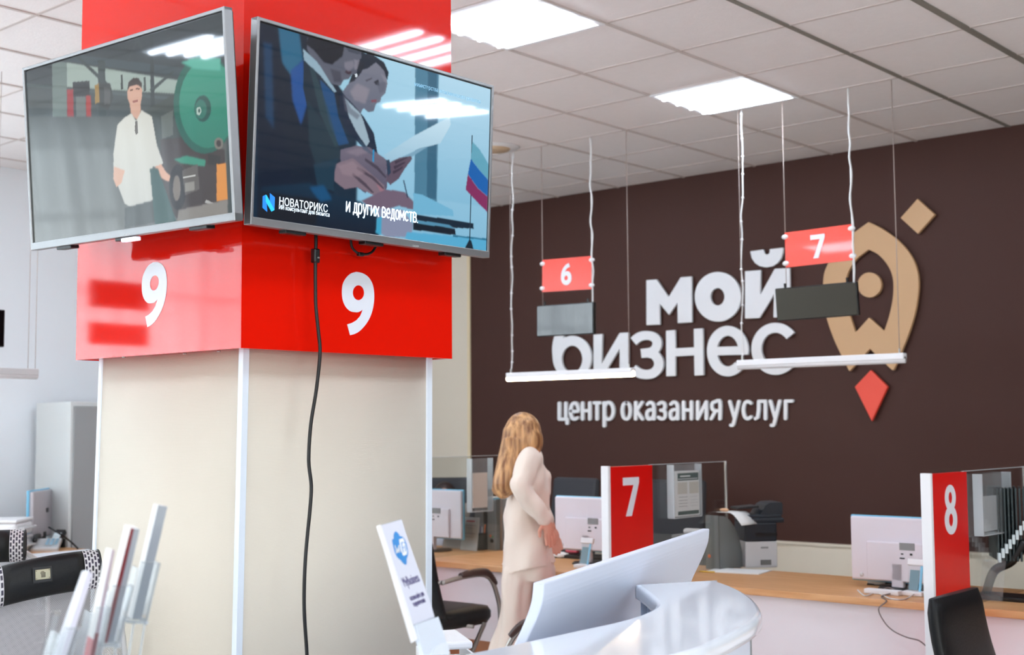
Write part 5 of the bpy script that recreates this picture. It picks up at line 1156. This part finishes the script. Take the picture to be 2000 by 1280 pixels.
# wifi sign in a white holder
def on_plane_sign():
    c = Vector((-1.575, 1.66, ZT)); tp = atd(765, 1024, 2.28)
    t = thing('wifi_sign', 'tilted acrylic sign with a blue wifi logo on the reception counter', 'sign', c)
    TL, TR, BL, BR = atd(742, 1029, 2.33), atd(789, 1015, 2.44), atd(818, 1282, 2.20), atd(872, 1262, 2.31)
    u = ((TR-TL)+(BR-BL)).normalized(); v = ((TL-BL)+(TR-BR)).normalized(); n = u.cross(v).normalized(); v = n.cross(u).normalized()
    o = (TL+TR+BL+BR)/4
    def cr(px, py): q = onp(px, py, o, n)-o; return (q.dot(u), q.dot(v))
    def pc_(pts): return [cr(730+a/4.571, 1000+c_/4.571) for a, c_ in pts]
    fr = (o, u, v, n)
    def P(name, loop, m, d0, d1, par=t):
        l = pc_(loop); ar = sum(l[i][0]*l[(i+1) % len(l)][1]-l[(i+1) % len(l)][0]*l[i][1] for i in range(len(l)))
        if ar < 0: l = l[::-1]
        return MB().prism([l], fr, d0, d1).build(name, m, par)
    P('acrylic_sleeve', [(45, 118), (255, 58), (300, 200), (500, 760), (560, 945), (360, 1015), (240, 700), (130, 360)], M_acre, -.006, -.0045)
    card = P('card', [(62, 122), (258, 66), (298, 200), (498, 760), (552, 935), (366, 1005), (250, 700), (140, 360)], mat('card_lilac', (214, 216, 228), .5), -.0044, -.002)
    P('white_edge', [(45, 118), (62, 122), (140, 360), (250, 700), (385, 1130), (380, 1150), (358, 1160), (240, 760), (120, 350)], M_white, -.006, .001)
    P('holder', [(360, 1015), (560, 945), (600, 1060), (640, 1200), (650, 1290), (430, 1300), (400, 1180)], mat('holder_white', (218, 226, 236), .25), -.004, .004)
    P('holder_flap', [(480, 1300), (520, 1230), (570, 1190), (620, 1190), (645, 1290)], mat('holder_flap', (226, 232, 240), .25), .004, .009)
    logo = P('logo', sm2([(200, 170), (225, 190), (240, 215), (262, 220), (290, 262), (312, 350), (308, 395), (300, 420), (300, 455), (290, 470), (265, 450), (248, 428), (225, 410), (200, 370), (178, 290), (172, 245), (185, 238), (185, 200), (200, 170)], 3)[:-1], M_blue, -.002, -.0014, card)
    P('logo_box', [(232, 245), (262, 232), (275, 250), (302, 350), (300, 378), (272, 392), (262, 378), (235, 275)], M_paper, -.0014, -.001, card)
    bw = [[(192, 300), (208, 370), (222, 320), (240, 362), (232, 285)]]
    def ln(pts, w, m, d=.0): l = [stroke(pc_(pts), w)]; MB().prism(l, fr, -.0010+d, -.0006+d).build('print', m, card)
    ln([(193, 298), (208, 368), (214, 322), (228, 360), (226, 300)], .0022, M_paper); ln([(238, 318), (248, 358)], .0022, M_paper); ln([(234, 296), (236, 304)], .0024, M_paper)
    ln([(262, 270), (250, 278), (268, 360)], .0020, M_blue); ln([(262, 320), (272, 316)], .0018, M_blue); ln([(278, 300), (290, 352)], .0020, M_blue); ln([(272, 270), (276, 282)], .0022, M_blue)
    for txt, (a_, c_), sz, sx in (('MyBusiness', (285, 668), .0250, .62), ('используйте для', (340, 792), .0125, .62), ('подключения', (368, 845), .0125, .66)):
        q = onp(730+a_/4.571, 1000+c_/4.571, o, n); text_on('print_text', txt, sz, (q+n*-.0016, (u+v*.02).normalized(), v, n), M_violet, card, sx)
    q = (BL+BR)/2; q2 = q-v*.07
    MB().box(Vector((q2.x+.0, q2.y, ZT+.006)), (.10, .08, .012), None, 0, .004).build('foot', M_white, t)
on_plane_sign()
# white tray unit behind the counter
q = atd(880, 1262, 3.4); t = thing('paper_tray_unit', 'white stacked paper trays behind the counter beside the wifi sign', 'paper tray', (q.x, q.y, CZ-.76), YAW+.25)
for k in range(5):
    zz = .005+.045*k
    b = MB(); b.box((0, .05, zz), (.12, .22, .004)); b.box((0, -.06, zz+.014), (.12, .006, .03)); b.box((.06, .05, zz+.014), (.006, .22, .03)); b.box((-.06, .05, zz+.014), (.006, .22, .03)); lp('tray', b, M_white, t)
b = MB().box((-.01, .05, .245), (.115, .21, .02), None, 0, .006); lp('lid', b, M_white, t)
zc_ = atd(885, 1243, 3.4).z-.262; t.location.z = zc_
tag(MB().box((q.x-.03, q.y+.05, zc_/2-.001), (.26, .34, zc_-.003), Matrix.Rotation(YAW+.25, 3, 'Z'), 0, .004).build('low_cabinet', M_satinw), 'low white cabinet behind the reception counter, under the paper trays', 'cabinet')


# ================================================================== brochure rack at the lower left
rk = thing('brochure_rack', 'clear acrylic tiered brochure rack in the lower left foreground', 'brochure rack', atd(180, 1300, 1.9)*1)
rk.location.z = ZT
def rackp(px, py, D=1.95): return atd(px, py, D)
bund = [  # top-left px, top-right px (grey edge face), bottom px pair, materials
 ('gray brochure pile, topmost of the rack, leaning against its pocket', [(300, 984), (309, 987), (327, 990)], [(249, 1203), (258, 1210), (276, 1211)], (M_paper, M_pgrey), 2.02),
 ('thick brochure pile with a dark red middle in the second pocket from the top', [(243, 1025), (256, 1032), (273, 1034)], [(188, 1250), (200, 1256), (222, 1256)], (M_paper, M_pgrey), 1.95),
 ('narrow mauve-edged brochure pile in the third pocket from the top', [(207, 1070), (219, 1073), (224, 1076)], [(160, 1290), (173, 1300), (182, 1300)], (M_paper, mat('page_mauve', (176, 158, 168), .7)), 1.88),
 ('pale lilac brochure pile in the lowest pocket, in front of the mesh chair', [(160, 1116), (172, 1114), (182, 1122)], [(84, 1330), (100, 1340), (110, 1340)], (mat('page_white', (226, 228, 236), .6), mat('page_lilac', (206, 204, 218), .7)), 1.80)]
depth = (Fv*1.0+Rv*(-.35)); depth.z = 0; depth.normalize()
for k, (lab, top, bot, ms, D) in enumerate(bund):
    T = [rackp(*p_, D+.0*i) for i, p_ in enumerate(top)]; Bt = [rackp(*p_, D+.0*i) for i, p_ in enumerate(bot)]
    # faces: narrow cover face (first pair) turned away, page-edge face (second pair)
    T[0] = rackp(*top[0], D+.045); Bt[0] = rackp(*bot[0], D+.045)
    dp = T[0]-T[1]; dq = Bt[0]-Bt[1]
    t = tag(MB().build('x', M_paper) if False else thing('brochure_pile', lab, 'brochures', Bt[1], 0, 'brochure piles in the acrylic rack'), lab, 'brochures', 'brochure piles in the acrylic rack')
    b = MB(); V = [T[0], T[1], T[2], T[2]+dp, Bt[0], Bt[1], Bt[2], Bt[2]+dq]
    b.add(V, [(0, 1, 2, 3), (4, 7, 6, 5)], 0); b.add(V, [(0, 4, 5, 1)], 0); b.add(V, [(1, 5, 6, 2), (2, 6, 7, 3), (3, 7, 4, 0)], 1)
    b.build('page_block', [ms[0], ms[1]], t)
    if k == 1:
        w_ = .35; V2 = [T[1]-dp*.0, T[1].lerp(T[2], w_), Bt[1].lerp(Bt[2], w_+.1), Bt[1]]; off = (-Fv)*.0012
        MB().add([p_+off for p_ in V2]+[p_+off*.2 for p_ in V2], [(0, 1, 2, 3), (4, 7, 6, 5), (0, 4, 5, 1), (1, 5, 6, 2), (2, 6, 7, 3), (3, 7, 4, 0)]).build('red_booklets', M_burg, t)
    if k == 2:
        V2 = [T[1].lerp(Bt[1], .72), T[2].lerp(Bt[2], .72), Bt[2], Bt[1]]; off = (-Fv)*.0012
        MB().add([p_+off for p_ in V2]+[p_+off*.2 for p_ in V2], [(0, 1, 2, 3), (4, 7, 6, 5), (0, 4, 5, 1), (1, 5, 6, 2), (2, 6, 7, 3), (3, 7, 4, 0)]).build('red_booklets', M_burg, t)
        V2 = [T[0].lerp(Bt[0], .78), T[1].lerp(Bt[1], .78), Bt[1], Bt[0]]
        MB().add([p_+off for p_ in V2]+[p_+off*.2 for p_ in V2], [(0, 1, 2, 3), (4, 7, 6, 5), (0, 4, 5, 1), (1, 5, 6, 2), (2, 6, 7, 3), (3, 7, 4, 0)]).build('pink_cover', mat('pink_cover', (206, 120, 122), .6), t)
    # its pocket: floor, front and edges
    ax = (T[1]-Bt[1]).normalized(); uu = (Bt[2]-Bt[1]).normalized(); g = .004
    W_ = (Bt[2]-Bt[1]).length; H_ = (T[1]-Bt[1]).length*.52; base_ = Bt[1]-uu*.006-ax*.004
    pk = MB(); q0 = base_; q1 = base_+uu*(W_+.014); dpn = dq.normalized()*(dq.length+.008)
    def quad(b_, p0, p1, h, th_, nrm): b_.add([p0, p1, p1+h, p0+h]+[x_+nrm*th_ for x_ in (p0, p1, p1+h, p0+h)], [(0, 1, 2, 3), (4, 7, 6, 5), (0, 4, 5, 1), (1, 5, 6, 2), (2, 6, 7, 3), (3, 7, 4, 0)])
    fn = uu.cross(ax).normalized()*-1
    quad(pk, q0-dpn*.05, q1-dpn*.05, ax*H_, .0022, uu.cross(ax).normalized())
    quad(pk, q1, q1+dpn, ax*H_*1.0, .0022, uu)
    quad(pk, q0-uu*.002, q0-uu*.002+dpn, ax*H_*.9, .0015, -uu)
    pk.build('pocket', M_acry, rk)
    e_ = MB(); e_.tube([q0, q1], .0028, 6); e_.tube([q1, q1+ax*H_], .0012, 6); e_.tube([q0+dpn, q1+dpn], .0022, 6); e_.tube([q1, q1+dpn], .0028, 6); e_.tube([q0, q0+dpn], .0028, 6); e_.ball(q1, .0042, 0, 8, 6); e_.tube([q0+ax*H_, q1+ax*H_], .0010, 6)
    e_.build('pocket_edge', M_acre, rk)
# side sheet of the rack, stepping down
P_ = [rackp(104, 1200, 1.8), rackp(118, 1204, 1.8), rackp(88, 1320, 1.8), rackp(70, 1320, 1.8)]
b = MB(); b.add(P_+[p_+depth*.05 for p_ in P_], [(0, 1, 2, 3), (4, 7, 6, 5), (0, 4, 5, 1), (1, 5, 6, 2), (2, 6, 7, 3), (3, 7, 4, 0)]); b.build('side_wall', M_acry, rk)
b = MB()
for a_, c_, D in (((284, 1210), (270, 1300), 2.03), ((226, 1256), (222, 1310), 1.96), ((262, 1214), (246, 1310), 2.02)): b.tube([rackp(*a_, D), rackp(*c_, D)], .0016, 6)
b.build('support', M_acre, rk)
b = MB(); c_ = rackp(180, 1400, 1.9); b.box((c_.x, c_.y, ZT+.003), (.26, .30, .006)); b.build('base_plate', M_acry, rk)

# ================================================================== people
HD = 6.8
def W_(px, py, dd=0.): return atd(px, py, HD+dd)
wm = thing('person', 'standing woman with long light brown hair in a cream trouser suit, hand on her hip', 'person', (W_(1028, 1100).x, W_(1028, 1100).y, 0))
R3 = Matrix((Rv, Fv, Uv)).transposed()      # right, away, up
def ell(b, px, py, dd, rx, rd, rz): b.ball(W_(px, py, dd), (rx, rd, rz), 0, 20, 14, R3)
hdir = (Rv*.8+Fv*.6).normalized()
b = MB()
ell(b, 1023, 852, 0, .082, .08, .108); ell(b, 1026, 872, 0, .062, .062, .065)
hc = W_(1023, 856); b.ball(hc+hdir*.088-ZV*.012, .016, 0); b.ball(hc+hdir*.076-ZV*.05, (.022, .022, .012), 0); b.ball(hc+hdir*.060-ZV*.085, .024, 0)   # nose, mouth, chin
side = hdir.cross(ZV).normalized(); b.ball(hc+side*.078, (.014, .02, .028), 0); b.ball(hc-side*.078, (.014, .02, .028), 0)
b.caps(W_(1024, 875), W_(1030, 902), .048, .052)
b.caps(W_(1033, 925), W_(1032, 990), .06, .06); b.caps(W_(1032, 1000), W_(1031, 1080), .06, .07); b.caps(W_(1034, 912, -.13), W_(1036, 912, .13), .04, .04)
S1, E1, H1 = W_(1037, 912, -.14), W_(1016, 955, -.22), W_(1066, 1014, -.17)
b.caps(S1, E1, .035, .030); b.caps(E1, H1, .030, .026)
S2, E2, H2 = W_(1040, 905, .16), W_(1056, 975, .22), W_(1076, 1030, .16); b.caps(S2, E2, .035, .030); b.caps(E2, H2, .030, .026)
A1, A2 = W_(984, 1388, -.02), W_(1042, 1390, .10); K1, K2 = W_(1001, 1215, -.055), W_(1048, 1215, .085)
b.caps(W_(1015, 1115, -.07), K1, .055, .045); b.caps(K1, A1, .045, .035); b.caps(W_(1048, 1115, .07), K2, .055, .045); b.caps(K2, A2, .045, .035)
b.caps(A1, Vector((A1.x-.04, A1.y+.10, .035)), .035, .028); b.caps(A2, Vector((A2.x-.02, A2.y+.11, .035)), .035, .028)
def hand(b, wr, dirn, pn, s=1, curl=.5):
    dirn = dirn.normalized(); sd = dirn.cross(pn).normalized(); nn = pn.normalized()
    pc0 = wr+dirn*.05; b.ball(wr+dirn*.045, (.034, .016, .048), 0, 12, 8, Matrix((sd, nn, dirn)).transposed())
    for k, (o_, ln_) in enumerate(((-.027, .062), (-.009, .072), (.010, .068), (.027, .052))):
        a = wr+dirn*.078+sd*o_; m = a+dirn*ln_*.5-nn*.010*curl; e = m+(dirn*.8-nn*curl).normalized()*ln_*.5; b.caps(a, m, .0095, .0088); b.caps(m, e, .0088, .0075)
    a = wr+dirn*.025+sd*-.028*s; m = a+(dirn*.6+sd*-.8*s).normalized()*.035; b.caps(a, m, .011, .010); b.caps(m, m+(dirn-nn*.3).normalized()*.03, .010, .0085)
hand(b, W_(1066, 1014, -.17), (W_(1076, 1060, -.17)-W_(1064, 1012, -.17)), -Fv*.8+Rv*.6, -1, .25)
hand(b, H2, (W_(1084, 1060, .14)-H2), Fv, 1, .5)
body = remesh(b.build('body', M_skin, wm), .005, 1)
def ring(px, py, rx, rd, dd=0, n=28): 
    c = W_(px, py, dd); return [c+Rv*rx*math.cos(2*PI*k/n)+Fv*rd*math.sin(2*PI*k/n)-Rv*0 for k in range(n)]
b = MB()
rows = [(1027, 884, .035, .06), (1030, 888, .055, .115), (1032, 896, .075, .17), (1033, 915, .088, .195), (1036, 935, .10, .19), (1037, 955, .108, .175), (1031, 980, .115, .16), (1027, 1010, .122, .155), (1029, 1050, .130, .17), (1030, 1080, .137, .185)]
RS = [ring(*r) for r in rows]
for py, rx, rd in ((1094, .142, .192), (1104, .147, .198)):      # the hem dips at the back left and lifts over the hip
    q = ring(1031, py, rx, rd); RS.append([p_-Uv*(.022*math.cos(2*PI*k/28+PI)+.010*math.cos(6*PI*k/28+1)) for k, p_ in enumerate(q)])
b.loft(RS)
b.caps(W_(1038, 899, -.145), W_(1016, 950, -.235), .062, .056); b.caps(W_(1013, 945, -.235), W_(1036, 982, -.22), .056, .048); b.caps(W_(1034, 980, -.22), W_(1061, 1010, -.175), .048, .040)
b.caps(W_(1040, 902, .15), W_(1058, 968, .22), .06, .054); b.caps(W_(1058, 968, .22), W_(1070, 1015, .17), .054, .040)
b.caps(W_(1062, 935, .02), W_(1064, 960, .04), .045, .05)
from mathutils import noise as NZ
def folds(o, amp, fx, fz):
    me = o.data; N = [v.normal.copy() for v in me.vertices]
    for v, n in zip(me.vertices, N):
        c = v.co; v.co = c+n*amp*NZ.noise(Vector((c.x*fx, c.y*fx, c.z*fz+.6*math.sin(c.x*9+c.y*7))))
    return o
jk = folds(remesh(b.build('jacket', M_suit, wm), .010, 4), .030, 10, 5)
b = MB()
b.loft([ring(1030, 1075, .115, .155), ring(1032, 1105, .125, .165), ring(1032, 1128, .12, .155)])
def leg(pts): b.loft([ring(*p_) for p_ in pts])
leg([(1012, 1105, .075, .09, -.07), (1006, 1140, .078, .095, -.07), (1003, 1190, .072, .09, -.06), (999, 1225, .076, .09, -.05), (992, 1265, .084, .095, -.04), (985, 1320, .095, .10, -.03), (982, 1392, .11, .11, -.02)])
leg([(1052, 1105, .080, .09, .07), (1050, 1140, .080, .095, .08), (1049, 1190, .073, .09, .08), (1047, 1240, .075, .09, .09), (1044, 1300, .085, .095, .10), (1042, 1392, .10, .105, .10)])
folds(remesh(b.build('trousers', M_suit, wm), .011, 4), .026, 16, 2)
for A_2 in (A1, A2): MB().box((A_2.x-.03, A_2.y+.05, .022), (.09, .23, .044), Matrix.Rotation(.3, 3, 'Z'), 0, .02).build('shoe', M_lgrey, wm)
b = MB()      # hair: crown and a long fall down her back
ell(b, 1021, 848, -.01, .098, .10, .115); ell(b, 1030, 862, -.03, .083, .09, .10)
chain = [(1012, 850, -.03, .085), (1003, 875, -.06, .070), (996, 900, -.09, .066), (990, 925, -.11, .064), (985, 945, -.12, .062), (983, 957, -.12, .048)]
for (x0, y0, d0, r0), (x1, y1, d1, r1_) in zip(chain[:-1], chain[1:]): b.caps(W_(x0, y0, d0), W_(x1, y1, d1), r0, r1_)
for k in range(14):
    o_ = -20+k*2.9; b.caps(W_(1006+o_*.9, 860, -.115+.002*abs(k-7)), W_(983+o_, 965+(3 if k % 3 else -3)-abs(k-7)*.8, -.15+.004*abs(k-7)), .013, .010)
for k in range(5): b.caps(W_(1036+k*3.2, 845+k*2, -.09+.02*k), W_(1038+k*3, 880, -.10+.03*k), .016, .012)
remesh(b.build('hair', M_hair, wm), .007, 2)

# seated clerk behind the left monitor
pc_ = atd(868, 958, 9.35); hc = pc_-ZV*.065
cl = thing('person', 'seated clerk with dark hair, only the top of the head showing above the left monitor', 'person', (hc.x, hc.y, 0))
fd = (Vector((-5.4, 5.5, 0))-Vector((hc.x, hc.y, 0))).normalized(); sd = fd.cross(ZV)
b = MB(); R4 = Matrix((sd, fd, ZV)).transposed()
b.ball(hc, (.078, .092, .11), 0, 20, 14, R4); b.ball(hc+fd*.092-ZV*.02, .015, 0); b.ball(hc+fd*.078-ZV*.055, (.024, .012, .010), 0, 12, 8, R4); b.ball(hc+fd*.06-ZV*.09, .028, 0)
for s in (-1, 1): b.ball(hc+sd*s*.08-ZV*.01, (.012, .02, .028), 0, 10, 8, R4); b.ball(hc+sd*s*.03+fd*.082+ZV*.005, .012, 0, 8, 6)
nk = hc-ZV*.12-fd*.02; b.caps(nk, nk-ZV*.09, .05, .055)
for s in (-1, 1):
    sh = nk-ZV*.13+sd*s*.17; el = sh-ZV*.24+fd*.06; hd_ = Vector((hc.x, hc.y, 0))+fd*.34+sd*s*.12; hd_.z = ZD+.05
    b.caps(sh, el, .045, .038); b.caps(el, hd_, .038, .026); hand(b, hd_, fd, ZV, s, .4)
b.caps(nk-ZV*.18, Vector((nk.x, nk.y, .62)), .13, .13)
for s in (-1, 1):
    hp = Vector((nk.x, nk.y, .56))+sd*s*.09; kn = hp+fd*.38; b.caps(hp, kn, .08, .06); b.caps(kn, Vector((kn.x, kn.y, .08)), .055, .04); b.caps(Vector((kn.x, kn.y, .05)), Vector((kn.x, kn.y, .05))+fd*.14, .04, .035)
remesh(b.build('body', M_skin, cl), .0085, 2)
b = MB(); b.loft([[c_+sd*rx*math.cos(2*PI*k/24)+fd*rd*math.sin(2*PI*k/24) for k in range(24)] for c_, rx, rd in ((nk-ZV*.06, .07, .07), (nk-ZV*.10, .15, .10), (nk-ZV*.16, .20, .13), (nk-ZV*.30, .18, .14), (Vector((nk.x, nk.y, .56)), .19, .15))])
for s in (-1, 1): sh = nk-ZV*.14+sd*s*.17; el = sh-ZV*.24+fd*.06; b.caps(sh, el, .06, .05); b.caps(el, el.lerp(Vector((hc.x, hc.y, ZD+.05))+fd*.34+sd*s*.12, .6), .05, .04)
remesh(b.build('shirt', mat('office_shirt', (196, 200, 212), .8), cl), .012, 3)
b = MB(); b.ball(hc+ZV*.018-fd*.018, (.090, .098, .108), 0, 20, 14, R4)
b.ball(hc-fd*.06-ZV*.04, (.07, .05, .08), 0, 16, 10, R4)
for s in (-1, 1): b.caps(hc+sd*s*.075+ZV*.05-fd*.02, hc+sd*s*.082-ZV*.05-fd*.03, .022, .018)
remesh(b.build('hair', M_dhair, cl), .008, 2)
staff_chair(hc.x-fd.x*.08, hc.y-fd.y*.08, math.atan2(fd.y, fd.x)-PI/2, 'dark staff chair under the seated clerk')
